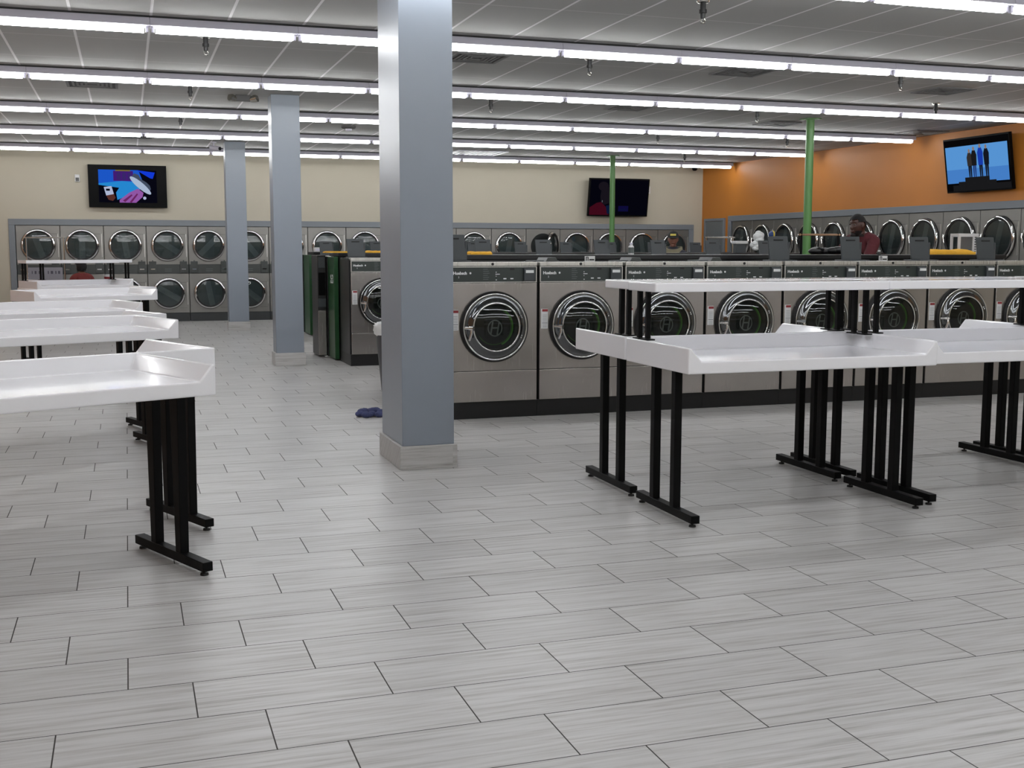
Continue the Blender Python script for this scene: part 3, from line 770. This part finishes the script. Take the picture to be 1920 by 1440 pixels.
P = [(0, rc(-.68, .68, -.38, .38)), (3, rc(.0, .24, -.30, -.18)), (1, [(-.44, .02), (-.42, .20), (-.34, .27), (-.24, .22), (-.19, .1), (-.20, .0), (-.17, -.06), (-.24, -.13), (-.34, -.16), (-.42, -.1)]), (1, el(-.38, .24, .12, .10)),
     (2, [(-.68, -.38), (-.68, -.22), (-.52, -.12), (-.42, -.1), (-.30, -.2), (-.22, -.38)]), (5, [(-.30, -.18), (-.18, -.16), (-.16, -.34), (-.26, -.36)]), (4, el(-.39, -.085, .008, .025)), (4, rc(-.182, -.172, .02, .05)), (5, rc(.02, .20, -.26, -.25))]
tv((10.26, 23.46, 2.556), 1.42, .82, 0, math.radians(9), 'dark wall television showing a person in profile, behind the thin green pole', 'picture', P, cols, .8)
cols = [(8, 8, 10), (88, 150, 214), (70, 128, 200), (26, 26, 28), (24, 60, 170), (50, 46, 44), (20, 24, 34), (140, 120, 110), (40, 70, 130)]
P = [(0, rc(-.70, .70, -.39, .39)), (1, rc(-.67, .67, -.27, .29)), (2, rc(-.67, .67, -.27, -.06)), (3, rc(-.42, .40, -.33, -.25)), (3, rc(-.27, .26, -.26, -.19)), (3, rc(-.55, .70, -.39, -.30))]
for x, c1, c2, h in ((-.14, 5, 6, .30), (-.04, 3, 8, .33), (.10, 4, 6, .36), (.23, 6, 6, .34)):
    P += [(c2, [(x - .03, -.19), (x - .005, -.19), (x, -.02), (x + .008, -.19), (x + .033, -.19), (x + .042, h - .28), (x - .042, h - .28)]),
          (c1, [(x - .05, -.02), (x + .05, -.02), (x + .06, h - .19), (x + .03, h - .12), (x - .03, h - .12), (x - .06, h - .19)]), (7, el(x, h - .095, .022, .032))]
tv((12.27, 14.545, 2.722), 1.42, .83, -PI / 2, math.radians(9), 'black television tilted out from the orange wall, four people on a blue screen', 'picture', P, cols, .95)
t = thing('wall_sensor', 'small white sensor box on the cream wall beside the cartoon television', 'sensor', (-.84, YB, 2.76))
MB().box(-.045, .045, -.04, 0, -.07, .07).build('case', 'sticker', t, bevel=.01); MB().box(-.03, .03, -.045, -.039, -.055, .01).build('window', 'vent', t, bevel=.002)
t = thing('wall_outlet', 'small outlet box on the cream wall beside the dark television', 'outlet', (11.07, YB, 2.74))
MB().box(-.05, .05, -.035, 0, -.08, .08).build('case', 'sticker', t, bevel=.006); MB().box(-.02, .02, -.039, -.034, .02, .05).box(-.02, .02, -.039, -.034, -.05, -.02).build('sockets', 'liddark', t)

# ------------------------------------------------------------------ loose things on and by the machines
def folded_cloth(name, loc, L, Dp, h, label, matn, rz=0, seed=1, lumpy=.3):
    rnd = random.Random(seed)
    bm = bmesh.new()
    nx, ny = 26, 8
    g = {}
    for s_ in (0, 1):
        for i in range(nx + 1):
            for j in range(ny + 1):
                u, v = i / nx, j / ny
                e = min(u, 1 - u) * nx / 1.5; q = min(v, 1 - v) * ny / 1.2
                edge = min(1, e) * min(1, q)
                w = math.sin(u * 23 + seed) * .3 + math.sin(u * 9 + v * 5 + seed * 2) * .4 + math.sin(v * 11 + u * 4) * .2
                z = (h * (.62 + .38 * w * lumpy) * (.55 + .45 * edge)) if s_ else .001
                y = (v - .5) * Dp * (1 + .1 * math.sin(u * 12 + seed)) ; x = (u - .5) * L + .01 * math.sin(v * 7 + seed)
                g[s_, i, j] = bm.verts.new((x, y, z))
    for s_ in (0, 1):
        for i in range(nx):
            for j in range(ny):
                f = [g[s_, i, j], g[s_, i + 1, j], g[s_, i + 1, j + 1], g[s_, i, j + 1]]
                bm.faces.new(f if s_ else f[::-1])
    for i in range(nx):
        for j in (0, ny): bm.faces.new([g[0, i, j], g[0, i + 1, j], g[1, i + 1, j], g[1, i, j]])
    for j in range(ny):
        for i in (0, nx): bm.faces.new([g[0, i, j], g[0, i, j + 1], g[1, i, j + 1], g[1, i, j]])
    b = MB(); b.bm.free(); b.bm = bm
    o = b.build(name, matn, smooth=80); o.location = loc; o.rotation_euler = (0, 0, rz)
    return o
tag(folded_cloth('folded_towel', (8.20, 10.18, 1.378), .60, .22, .085, '', 'yellow', 0, 2), 'long folded yellow towel on the black ledge before the white bin', 'towel')
tag(folded_cloth('folded_towel', (3.08, 10.20, 1.378), .21, .16, .045, '', 'yellow', .1, 5), 'small folded yellow towel on the black ledge next to the nearest column', 'towel')
tag(folded_cloth('folded_towel', (2.60, 15.0, 1.378), .36, .2, .035, '', 'yellow', 0, 8, .1), 'thin yellow cloth on top above the green end panel', 'towel')
tag(folded_cloth('folded_towel', (3.12, 14.98, 1.378), .30, .2, .045, '', 'yellow', 0, 11), 'yellow cloth on the second island ledge beside the nearest column edge', 'towel')
def sign_card(x, label):
    t = thing('sign_card', label, 'sign', (x, 9.37, 1.323), 0, 'small sign cards')
    MB().box(-.048, .048, 0, .004, .001, .048).build('card', 'sticker', t)
    MB().box(-.038, -.030, -.001, 0, .008, .040).box(-.022, -.014, -.001, 0, .008, .040).box(-.038, -.014, -.001, 0, .036, .042).box(-.006, .040, -.001, 0, .010, .022).build('card_print', 'liddark', t)
    MB().box(-.048, .048, .004, .03, .0, .003).build('foot', 'sticker', t)
sign_card(3.835, 'small white sign card on the second washer of the front row')
sign_card(6.855, 'small white sign card on the sixth washer of the front row')
t = thing('detergent_bottle', 'pale detergent bottle with a label on the black ledge', 'bottle', (4.60, 10.2, 1.378))
MB().lathe([(0, 0), (.026, 0), (.028, .01), (.028, .075), (.014, .092), (.014, .098), (0, .098)], n=20).build('body', 'sticker', t)
MB().lathe([(.0285, .015), (.0285, .068)], n=20).build('label_band', 'printdim', t); MB().lathe([(0, .097), (.016, .097), (.016, .115), (0, .115)], n=16).build('cap', 'housing', t)
t = thing('small_bottle', 'tiny bottle with a white cap on the black ledge by the man in maroon', 'bottle', (7.30, 10.05, 1.378))
MB().lathe([(0, 0), (.018, 0), (.02, .008), (.018, .028), (.009, .032), (0, .032)], n=16).build('body', 'dband', t)
MB().lathe([(0, .031), (.013, .031), (.013, .047), (0, .047)], n=14).build('cap', 'print', t)
t = thing('white_bin', 'white open sided plastic bin with slots behind the long yellow towel', 'bin', (8.615, 10.40, 1.378))
b = MB().box(-.13, .13, -.1, -.080, .190, .225).box(-.13, -.105, -.1, -.080, 0, .19).box(.055, .075, -.1, -.080, 0, .19).box(.115, .13, -.1, -.080, 0, .19).box(-.105, .055, -.1, -.080, 0, .02)
for k in range(7): b.box(.075, .115, -.1, -.084, .012 + k * .026, .024 + k * .026)
b.box(-.13, -.105, .02, .04, 0, .225).box(.105, .13, .02, .04, 0, .225).box(-.105, .105, .02, .04, .19, .225).box(-.13, .13, -.08, .04, 0, .012).box(-.13, -.105, -.08, .02, .2, .225).box(.105, .13, -.08, .02, .2, .225)
b.build('bin_shell', 'sticker', t); MB().box(-.106, .056, -.088, -.084, .019, .191).build('window', 'vent', t)
t = thing('cloth_heap', 'low heap of black clothes on the black ledge by the thick green pole', 'clothes', (6.95, 10.45, 1.378))
b = MB()
for k in range(7):
    rr = random.uniform(.05, .085); b.ball((-.16 + k * .055, random.uniform(-.05, .05), rr * .53), rr, 0, (1.1, 1, .5))
b.tube([(-.2, -.05, .03), (-.15, -.06, .07), (-.08, -.06, .055)], .012).build('garments', 'black', t)
# rubbish bin and mop head by the nearest column
t = thing('trash_bin', 'grey trash bin with a white liner, half hidden behind the nearest column', 'bin', (2.60, 11.2, 0))
MB().lathe([(0, 0), (.225, 0), (.235, .03), (.285, .60), (.272, .60), (.222, .04), (0, .035)], n=36).build('bin_body', 'bin', t, smooth=60)
b = MB(); n = 60
prof = []
for i in range(n):
    a = 2 * PI * i / n; w = .008 * math.sin(a * 11) + .006 * math.sin(a * 17 + 1)
    prof.append([(math.cos(a) * r_, math.sin(a) * r_, z) for r_, z in ((.293 + w, .585 + w), (.298 - w, .61), (.302 + w, .64 - w), (.304 - w, .675), (.288 + w, .70 + w), (.268, .69), (.265, .60))])
vs = [[b.bm.verts.new(p) for p in q] for q in prof]
for i in range(n):
    for k in range(6): b.bm.faces.new([vs[i][k], vs[(i + 1) % n][k], vs[(i + 1) % n][k + 1], vs[i][k + 1]])
b.build('liner', 'bagwhite', t, smooth=80)
t = thing('floor_cloth', 'crumpled blue knit cloth lying on the floor beside the nearest column', 'cloth', (1.98, 9.72, 0))
b = MB()
for k in range(26):
    a = random.uniform(0, 2 * PI); q = random.random() ** .6 * .12; rr = random.uniform(.022, .04)
    b.ball((math.cos(a) * q * 1.2, math.sin(a) * q, rr * .6 + (.12 - q) * .22), rr, 0, (1.2, 1, .75), 10, 7)
b.build('yarn_loops', 'blueknit', t)

# laundry carts with hanging rails
def cart(loc, rz, W, top, label, rod='chrome', legm='chrome', Dp=.5):
    t = thing('laundry_cart', label, 'laundry cart', loc, rz, 'laundry carts with rails')
    b = MB()
    for z in (.28, .50, .78):
        b.tube([(-W / 2, -Dp / 2, z), (W / 2, -Dp / 2, z), (W / 2, Dp / 2, z), (-W / 2, Dp / 2, z), (-W / 2, -Dp / 2, z)], .006, 6)
    for i in range(11):
        x = -W / 2 + W * i / 10
        b.tube([(x, -Dp / 2, .78), (x, -Dp / 2, .28), (x, Dp / 2, .28), (x, Dp / 2, .78)], .003, 5)
    for j in range(1, 8):
        y = -Dp / 2 + Dp * j / 8
        b.tube([(-W / 2, y, .78), (-W / 2, y, .28), (W / 2, y, .28), (W / 2, y, .78)], .003, 5)
    b.build('wire_basket', 'chrome', t)
    for x in (-W / 2, W / 2):
        MB().tube([(x, 0, .24), (x, 0, top)], .013, 10).build('rail_post', legm, t)
        for y in (-Dp / 2, Dp / 2):
            MB().tube([(x, y, .10), (x, y, .30)], .011, 8).build('leg', 'chrome', t)
            MB().cyl((x - .014, y, .05), (x + .014, y, .05), .05, 18).box(x - .02, x + .02, y - .012, y + .012, .05, .11).build('caster', 'rubber', t)
    MB().tube([(-W / 2 - .03, 0, top - .015), (W / 2 + .03, 0, top - .015)], .013, 10).build('hanging_rail', rod, t)
    return t
cart((9.31, 17.1, 0), math.radians(-8), .46, 1.64, 'laundry cart with a chrome hanging rail before the grey door')
cart((8.1, 12.35, 0), math.radians(0), .52, 1.625, 'laundry cart with a wooden hanging rail beside the thick green pole', mat('rail_wood', (150, 118, 88), .5, vary=.1), M['legs'])
cart((-1.39, 22.55, 0), 0, .63, 1.64, 'laundry cart with a long chrome rail before the first back dryer')
# bag and ball on the second island
t = thing('laundry_bag', 'crumpled white laundry bag on the second island lids', 'bag', (8.78, 15.0, 1.378))
b = MB()
for k in range(16):
    z = k / 15
    for j in range(1): b.ball((random.uniform(-.04, .06), random.uniform(-.04, .04), .068 + z * .22), random.uniform(.05, .075), 0, (1, .8, .75), 12, 8)
b.build('bag_body', 'bagwhite', t, smooth=70)
t = thing('toy_ball', 'small blue and yellow ball beside the white laundry bag', 'ball', (9.03, 15.0, 1.378))
MB().lathe([(0, 0), (.05, 0), (.055, .22), (0, .22)], n=16).build('stand_tub', 'lid', t)
MB().ball((0, 0, .27), .055).build('ball_body', mat('ball_blue', (40, 66, 120), .4, vary=.2, scale=20), t)
MB().lathe([(.0555, -.012), (.0562, .0), (.0555, .012)], (0, 0, .27), 'x', 24).build('yellow_stripe', mat('ball_yellow', (205, 180, 60), .4, vary=.05), t)
t = thing('white_tray', 'flat white tray resting beside the laundry bag', 'tray', (8.52, 15.05, 1.378))
MB().box(-.10, .10, -.07, .07, .13, .175).build('tray_body', 'sticker', t, bevel=.008); MB().box(-.08, .08, -.05, .05, 0, .13).build('box_under', 'lid', t, bevel=.005)

# grey notice board and table things by the far tables
t = thing('notice_board', 'grey notice board leaning in front of the first back dryer', 'sign', (-1.46, 23.42, 0))
MB().box(-.30, .30, 0, .03, .30, 1.075).build('board', mat('board_grey', (132, 130, 138), .6, vary=.05), t, bevel=.004)
b = MB()
for x, w in ((-.24, .02), (-.19, .045), (-.12, .06), (-.04, .02), (.04, .025), (.09, .06), (.17, .03), (.22, .05)): b.box(x, x + w * .7, -.002, 0, .955, 1.01)
b.build('print', mat('board_print', (70, 68, 80), .6, vary=.05), t)
for x in (-.25, .25): MB().tube([(x, .015, 0), (x, .015, .32)], .012, 8).build('leg', 'legs', t)
t = thing('snack_cup', 'white and red paper cup on the farthest white table', 'cup', (-.30, 20.10, .867))

# ------------------------------------------------------------------ people
def skin_body(joints, edges, root, sub=2):
    me = bpy.data.meshes.new('skeleton'); names = list(joints)
    me.from_pydata([joints[n][0] for n in names], [(names.index(a), names.index(b)) for a, b in edges], [])
    o = bpy.data.objects.new('skeleton', me); COL.objects.link(o)
    o.modifiers.new('skin', 'SKIN').use_smooth_shade = True
    for i, n in enumerate(names):
        sv = me.skin_vertices[0].data[i]; r_ = joints[n][1]; sv.radius = r_ if isinstance(r_, tuple) else (r_, r_); sv.use_root = (n == root)
    s_ = o.modifiers.new('sub', 'SUBSURF'); s_.levels = sub; s_.render_levels = sub
    dg = bpy.context.evaluated_depsgraph_get(); dg.update()
    out = bpy.data.meshes.new_from_object(o.evaluated_get(dg), depsgraph=dg)
    bpy.data.objects.remove(o); bpy.data.meshes.remove(me)
    return out
def head_mesh(c, s=1.0, yaw=0.0, pitch=0.0):
    # face looks along -Y before yaw; c = centre of the head, s = head height / 0.235
    b = MB(); b.ball((0, 0, 0), 1.0, 0, (1, 1, 1), 32, 24)
    for v in b.bm.verts:
        x, y, z = v.co
        w = .076 * (1 - .10 * max(0, -z)) * (1 - .22 * max(0, -z) ** 2)
        d_ = .096 if y > 0 else .094
        Y = y * d_
        if z < -.25 and y < 0: Y -= .010 * min(1, (-.25 - z) * 2.4)
        if z < -.3 and y > 0: Y *= 1 - .45 * (-.3 - z)
        X = x * w; Zc = z * .1175
        # eye sockets, brow
        if y < -.5:
            if .02 < z < .30 and .18 < abs(x) < .62: Y += .009
            if .30 < z < .48: Y -= .004
            if -.48 < z < -.38 and abs(x) < .34: Y += .004
        v.co = (X, Y, Zc)
    # nose, lips, chin, ears
    b.solid([(0, -.090, .030), (-.018, -.088, -.030), (.018, -.088, -.030), (0, -.122, -.024), (0, -.094, -.042)], [(0, 3, 1), (0, 2, 3), (1, 3, 4), (3, 2, 4), (0, 1, 4, 2)])
    b.ball((0, -.098, -.058), .021, 0, (1.15, .45, .42), 12, 8); b.ball((0, -.083, -.100), .026, 0, (1.1, .7, .6), 12, 8)
    for s_ in (-1, 1): b.ball((s_ * .078, .006, -.004), .030, 0, (.32, .62, 1.05), 12, 8)
    mtx = Matrix.Translation(c) @ Matrix.Rotation(yaw, 4, 'Z') @ Matrix.Rotation(pitch, 4, 'X') @ Matrix.Scale(s, 4)
    for v in b.bm.verts: v.co = mtx @ v.co
    me = bpy.data.meshes.new('head'); b.bm.to_mesh(me); b.bm.free()
    return me, mtx
def fuse(parts, vox=.009):
    b = bmesh.new()
    for p in parts: b.from_mesh(p)
    me = bpy.data.meshes.new('fused'); b.to_mesh(me); b.free()
    o = bpy.data.objects.new('fused', me); COL.objects.link(o)
    r_ = o.modifiers.new('remesh', 'REMESH'); r_.mode = 'VOXEL'; r_.voxel_size = vox
    s_ = o.modifiers.new('smooth', 'SMOOTH'); s_.factor = .5; s_.iterations = 3
    dg = bpy.context.evaluated_depsgraph_get(); dg.update()
    out = bpy.data.meshes.new_from_object(o.evaluated_get(dg), depsgraph=dg)
    bpy.data.objects.remove(o)
    return out
def shell(me, test, off, matn, name, parent):
    b = bmesh.new(); b.from_mesh(me); b.normal_update()
    dead = [f for f in b.faces if not all(test(v.co) for v in f.verts)]
    bmesh.ops.delete(b, geom=dead, context='FACES')
    for v in b.verts: v.co += v.normal * off
    q = MB(); q.bm.free(); q.bm = b
    for e in [e for e in b.edges if e.is_boundary]: pass
    m2 = bpy.data.meshes.new(name); b.to_mesh(m2); b.free()
    m2.materials.append(matn); m2.shade_smooth()
    return link(name, m2, parent)
def hand_chain(J, E, side, wrist, d, palm_n, thumb_dir, s=1.0):
    # palm plus five bent fingers, along direction d, curling towards palm_n
    d = Vector(d).normalized(); nrm = Vector(palm_n).normalized(); w = d.cross(nrm).normalized()
    p = Vector(wrist)
    J[side + 'palm'] = (tuple(p + d * .05 * s), (.030 * s, .018 * s)); E.append((side + 'wrist', side + 'palm'))
    for k, (o_, L) in enumerate(((-.030, .070), (-.010, .080), (.010, .076), (.029, .060))):
        a = p + d * .088 * s + w * o_ * s
        J['%sk%d' % (side, k)] = (tuple(a), .0105 * s); E.append((side + 'palm', '%sk%d' % (side, k)))
        b = a + d * L * .5 * s + nrm * .010 * s; c = a + d * L * .85 * s + nrm * .034 * s
        J['%sm%d' % (side, k)] = (tuple(b), .009 * s); E.append(('%sk%d' % (side, k), '%sm%d' % (side, k)))
        J['%st%d' % (side, k)] = (tuple(c), .0078 * s); E.append(('%sm%d' % (side, k), '%st%d' % (side, k)))
    td = Vector(thumb_dir).normalized()
    a = p + d * .03 * s + td * .03 * s; b = p + d * .06 * s + td * .052 * s; c = p + d * .088 * s + td * .056 * s + nrm * .012 * s
    for n_, q, r_ in (('th0', a, .013), ('th1', b, .011), ('th2', c, .009)): J[side + n_] = (tuple(q), r_ * s)
    E += [(side + 'palm', side + 'th0'), (side + 'th0', side + 'th1'), (side + 'th1', side + 'th2')]
def standing(h, lean=0.0, arms=None, up=0.0):
    # faces -Y; h = body height
    k = h / 1.75
    J = {'pelvis': ((0, 0, .95 * k), (.150 * k, .105 * k)), 'waist': ((0, -.01 * k - lean * .10, 1.10 * k), (.140 * k, .100 * k)), 'chest': ((0, -lean * .22, 1.28 * k), (.165 * k, .115 * k)),
         'collar': ((0, .01 - lean * .32, 1.42 * k + up), (.105 * k, .085 * k)), 'neck': ((0, .005 - lean * .38, 1.50 * k + up * .6), .055 * k), 'skull': ((0, -.005 - lean * .42, 1.58 * k), .055 * k)}
    E = [('pelvis', 'waist'), ('waist', 'chest'), ('chest', 'collar'), ('collar', 'neck'), ('neck', 'skull')]
    for sd, s_ in (('L', -1), ('R', 1)):
        J[sd + 'hip'] = ((s_ * .10 * k, 0, .88 * k), .095 * k); J[sd + 'knee'] = ((s_ * .11 * k, -.015, .49 * k), .062 * k); J[sd + 'ankle'] = ((s_ * .115 * k, .03, .085 * k), .042 * k)
        J[sd + 'heel'] = ((s_ * .118 * k, .02, .045), (.042 * k, .04)); J[sd + 'toe'] = ((s_ * .135 * k, -.15 * k, .032), (.042 * k, .028))
        E += [('pelvis', sd + 'hip'), (sd + 'hip', sd + 'knee'), (sd + 'knee', sd + 'ankle'), (sd + 'ankle', sd + 'heel'), (sd + 'heel', sd + 'toe')]
        sh = (s_ * .190 * k, -lean * .28, 1.39 * k + up)
        J[sd + 'shoulder'] = (sh, .062 * k); E.append(('collar', sd + 'shoulder'))
        el_, wr = arms[sd]
        J[sd + 'elbow'] = (el_, .043 * k); J[sd + 'wrist'] = (wr, .028 * k)
        E += [(sd + 'shoulder', sd + 'elbow'), (sd + 'elbow', sd + 'wrist')]
        dv = Vector(wr) - Vector(el_)
        pn = Vector((-s_, 0, 0)) if abs(dv.normalized().z) > .6 else Vector((0, 0, -1))
        td = Vector((0, -1, 0)) if abs(dv.normalized().z) > .6 else Vector((-s_, 0, 0))
        hand_chain(J, E, sd, wr, dv, pn, td, k)
    return J, E, k
def eyes(t, mtx, col=(30, 22, 18)):
    for s_ in (-1, 1):
        b = MB().ball((s_ * .031, -.082, .018), .0115, 0, (1.25, .7, .7), 12, 8)
        for v in b.bm.verts: v.co = mtx @ v.co
        e = b.build('eye', mat('eye_white', (96, 86, 80), .6, spec=.1, vary=.02), t)
        b = MB().ball((s_ * .031, -.0885, .018), .0062, 0, (1, .6, 1), 10, 8)
        for v in b.bm.verts: v.co = mtx @ v.co
        b.build('iris', mat('eye_dark', col, .2, vary=.02), e)
def hair_cap(me, mtx, parent, colour, front=-.035, low=-.045, off=.010, zmin=.045):
    inv = mtx.inverted()
    def test(co):
        p = inv @ co
        if p.length > .17: return False
        if abs(p.x) > .074 and -.045 < p.z < .03 and -.03 < p.y < .03: return False
        return p.z > (zmin if p.y < front else (low if p.y > .02 else (zmin * .5)))
    return shell(me, test, off, mat('hair', colour, .8, vary=.3, scale=60, bump=.6, bscale=160), 'hair', parent)

# man in a cap, facing the camera, behind the second island
def man_cap():
    J, E, k = standing(1.70, 0, {'L': ((-.27, .02, 1.12), (-.20, -.20, .98)), 'R': ((.27, .02, 1.12), (.20, -.22, 1.02))})
    t = thing('person', 'man in a black cap and dark jacket standing behind the washers facing the camera', 'person', (8.11, 16.4, 0), math.radians(-26.5))
    body = skin_body(J, E, 'pelvis'); hd, mtx = head_mesh((0, -.022, 1.585), .98)
    me = fuse([body, hd]); me.materials.append(mat('skin_tan', (120, 78, 62), .5, vary=.06, scale=20)); me.shade_smooth()
    link('body', me, t)
    shell(me, lambda c: c.z > .86 and c.z < 1.475 and not (c.z < 1.03 and abs(c.x) > .19) and not (c.y < -.13 and c.z < 1.08), .012, mat('dark_jacket', (40, 42, 52), .8, vary=.2, scale=12, bump=.4, bscale=30), 'jacket', t)
    shell(me, lambda c: .07 < c.z < .9 and abs(c.x) < .215 and c.y > -.17, .010, mat('dark_trousers', (34, 36, 44), .85, vary=.15, scale=12), 'trousers', t)
    shell(me, lambda c: c.z < .10, .010, mat('black_shoes', (20, 20, 22), .5, vary=.1), 'shoes', t)
    # khaki collar
    b = MB()
    for i in range(22):
        a = 2 * PI * i / 22
    prof = [(.085, 1.40), (.115, 1.415), (.105, 1.475), (.082, 1.47)]
    b.lathe(prof, (0, .0, 0), 'z', 26, closed=True)
    for v in b.bm.verts: v.co.x *= 1.35; v.co.z -= .05 * max(0, -v.co.y / .1)
    b.build('collar', mat('khaki_cloth', (128, 122, 100), .85, vary=.15, scale=20), t)
    hair_cap(me, mtx, t, (26, 22, 20))
    b = MB().lathe([(.0005, .128), (.04, .124), (.07, .105), (.088, .07), (.094, .035), (.092, .028)], n=32)
    for v in b.bm.verts: v.co.y *= 1.14
    b.box(-.005, .005, -.005, .005, .126, .134)
    n = 14
    top, bot = [], []
    for i in range(n + 1):
        a = PI + PI * i / n
        for R_, L_ in ((1.0, top),):
            pass
    vi = [b.bm.verts.new((.088 * math.cos(PI + PI * i / n), .104 * math.sin(PI + PI * i / n), .038)) for i in range(n + 1)]
    vo = [b.bm.verts.new((.090 * math.cos(PI + PI * i / n), .104 * math.sin(PI + PI * i / n) - .075 * math.sin(PI * i / n), .030 - .012 * math.sin(PI * i / n))) for i in range(n + 1)]
    for i in range(n): b.bm.faces.new([vi[i], vi[i + 1], vo[i + 1], vo[i]])
    for v in b.bm.verts: v.co = mtx @ v.co
    cp = b.build('cap', mat('black_cap', (18, 18, 20), .7, vary=.1), t, smooth=60)
    b = MB().box(-.045, .045, -.108, -.100, .055, .085)
    for v in b.bm.verts: v.co = mtx @ v.co
    b.build('cap_emblem', mat('cap_emblem', (215, 200, 90), .5, vary=.3, scale=60), cp)
    eyes(t, mtx)
man_cap()

# man in maroon, in profile, leaning over the ledge
def man_maroon():
    t = thing('person', 'man with short black hair in maroon shirt leaning over the black ledge, in profile', 'person', (8.12, 11.42, 0), -PI / 2 + math.radians(12))
    J, E, k = standing(1.84, .30, {'L': ((-.30, -.26, 1.16), (-.34, -.50, 1.30)), 'R': ((.30, -.32, 1.30), (.40, -.62, 1.405))}, .065)
    body = skin_body(J, E, 'pelvis'); hd, mtx = head_mesh((0, -.155, 1.705), 1.04, 0, math.radians(6))
    me = fuse([body, hd]); me.materials.append(mat('skin_dark', (70, 42, 34), .45, vary=.08, scale=20)); me.shade_smooth()
    link('body', me, t)
    def shirt(c):
        if not (.90 < c.z < 1.625): return False
        if abs(c.x) < .10 and c.z > 1.575: return False
        return not (c.y < -.47)
    shell(me, shirt, .014, mat('maroon_shirt', (78, 22, 30), .85, vary=.15, scale=10, bump=.4, bscale=25), 'shirt', t)
    shell(me, lambda c: .08 < c.z < .96 and abs(c.x) < .26, .011, mat('dark_jeans', (34, 38, 50), .85, vary=.15, scale=12), 'trousers', t)
    shell(me, lambda c: c.z < .10, .010, mat('dark_shoes', (22, 20, 20), .5, vary=.1), 'shoes', t)
    hair_cap(me, mtx, t, (14, 12, 12), front=-.055, low=-.03, off=.011, zmin=.062)
    inv = mtx.inverted()
    shell(me, lambda c: (inv @ c).length < .17 and (inv @ c).z < -.050 and (inv @ c).z > -.13 and (inv @ c).y < .0 and not (abs((inv @ c).x) < .026 and -.072 < (inv @ c).z), .005, mat('beard', (24, 18, 16), .85, vary=.2, scale=60), 'beard', t)
    eyes(t, mtx)
man_maroon()

# seated woman behind the far tables
def woman():
    t = thing('person', 'seated woman with dark hair in a red top behind the farthest white tables', 'person', (-.76, 21.55, 0), math.radians(205))
    J = {'pelvis': ((0, .05, .52), (.16, .12)), 'waist': ((0, .05, .66), (.13, .10)), 'chest': ((0, .02, .83), (.145, .11)), 'collar': ((0, .02, .955), (.09, .07)), 'neck': ((0, .0, 1.02), .045), 'skull': ((0, -.01, 1.09), .05)}
    E = [('pelvis', 'waist'), ('waist', 'chest'), ('chest', 'collar'), ('collar', 'neck'), ('neck', 'skull')]
    for sd, s_ in (('L', -1), ('R', 1)):
        J[sd + 'hip'] = ((s_ * .10, 0, .50), .085); J[sd + 'knee'] = ((s_ * .12, -.40, .50), .060); J[sd + 'ankle'] = ((s_ * .12, -.40, .09), .04); J[sd + 'toe'] = ((s_ * .13, -.56, .035), (.04, .026))
        J[sd + 'shoulder'] = ((s_ * .16, .02, .925), .052); J[sd + 'elbow'] = ((s_ * .22, -.04, .68), .036); J[sd + 'wrist'] = ((s_ * .14, -.25, .60), .024)
        E += [('pelvis', sd + 'hip'), (sd + 'hip', sd + 'knee'), (sd + 'knee', sd + 'ankle'), (sd + 'ankle', sd + 'toe'), ('collar', sd + 'shoulder'), (sd + 'shoulder', sd + 'elbow'), (sd + 'elbow', sd + 'wrist')]
        hand_chain(J, E, sd, (s_ * .14, -.25, .60), (-s_ * .2, -1, -.3), (0, 0, -1), (-s_, 0, 0), .9)
    body = skin_body(J, E, 'pelvis'); hd, mtx = head_mesh((0, -.025, 1.115), .92)
    me = fuse([body, hd]); me.materials.append(mat('skin_brown', (120, 76, 60), .5, vary=.06, scale=20)); me.shade_smooth()
    link('body', me, t)
    shell(me, lambda c: .55 < c.z < 1.0 and not (c.y < -.16), .012, mat('red_top', (112, 42, 40), .85, vary=.15, scale=14), 'top', t)
    shell(me, lambda c: .08 < c.z < .62 and not (c.z > .57 and c.y < -.14), .010, mat('grey_trousers', (52, 52, 60), .85, vary=.15, scale=12), 'trousers', t)
    shell(me, lambda c: c.z < .09, .009, mat('shoes', (30, 28, 28), .6, vary=.1), 'shoes', t)
    h = hair_cap(me, mtx, t, (18, 15, 15), front=-.05, low=-.11, off=.030, zmin=.05)
    eyes(t, mtx)
    s_ = thing('bench', 'low bench the seated woman sits on behind the farthest tables', 'bench', (-.76, 21.55, 0), math.radians(205))
    MB().box(-.35, .35, -.17, .20, .37, .41).build('seat', 'lid', s_, bevel=.01)
    for x in (-.3, .3):
        for y in (-.14, .16): MB().box(x - .02, x + .02, y - .02, y + .02, 0, .372).build('leg', 'legs', s_)
woman()
MB().lathe([(0, 0), (.05, 0), (.07, .145), (.066, .145), (.046, .01), (0, .01)], n=24).build('cup_body', 'sticker', t)
MB().lathe([(.0585, .05), (.0665, .105)], n=24).build('red_print', 'stickred', t)
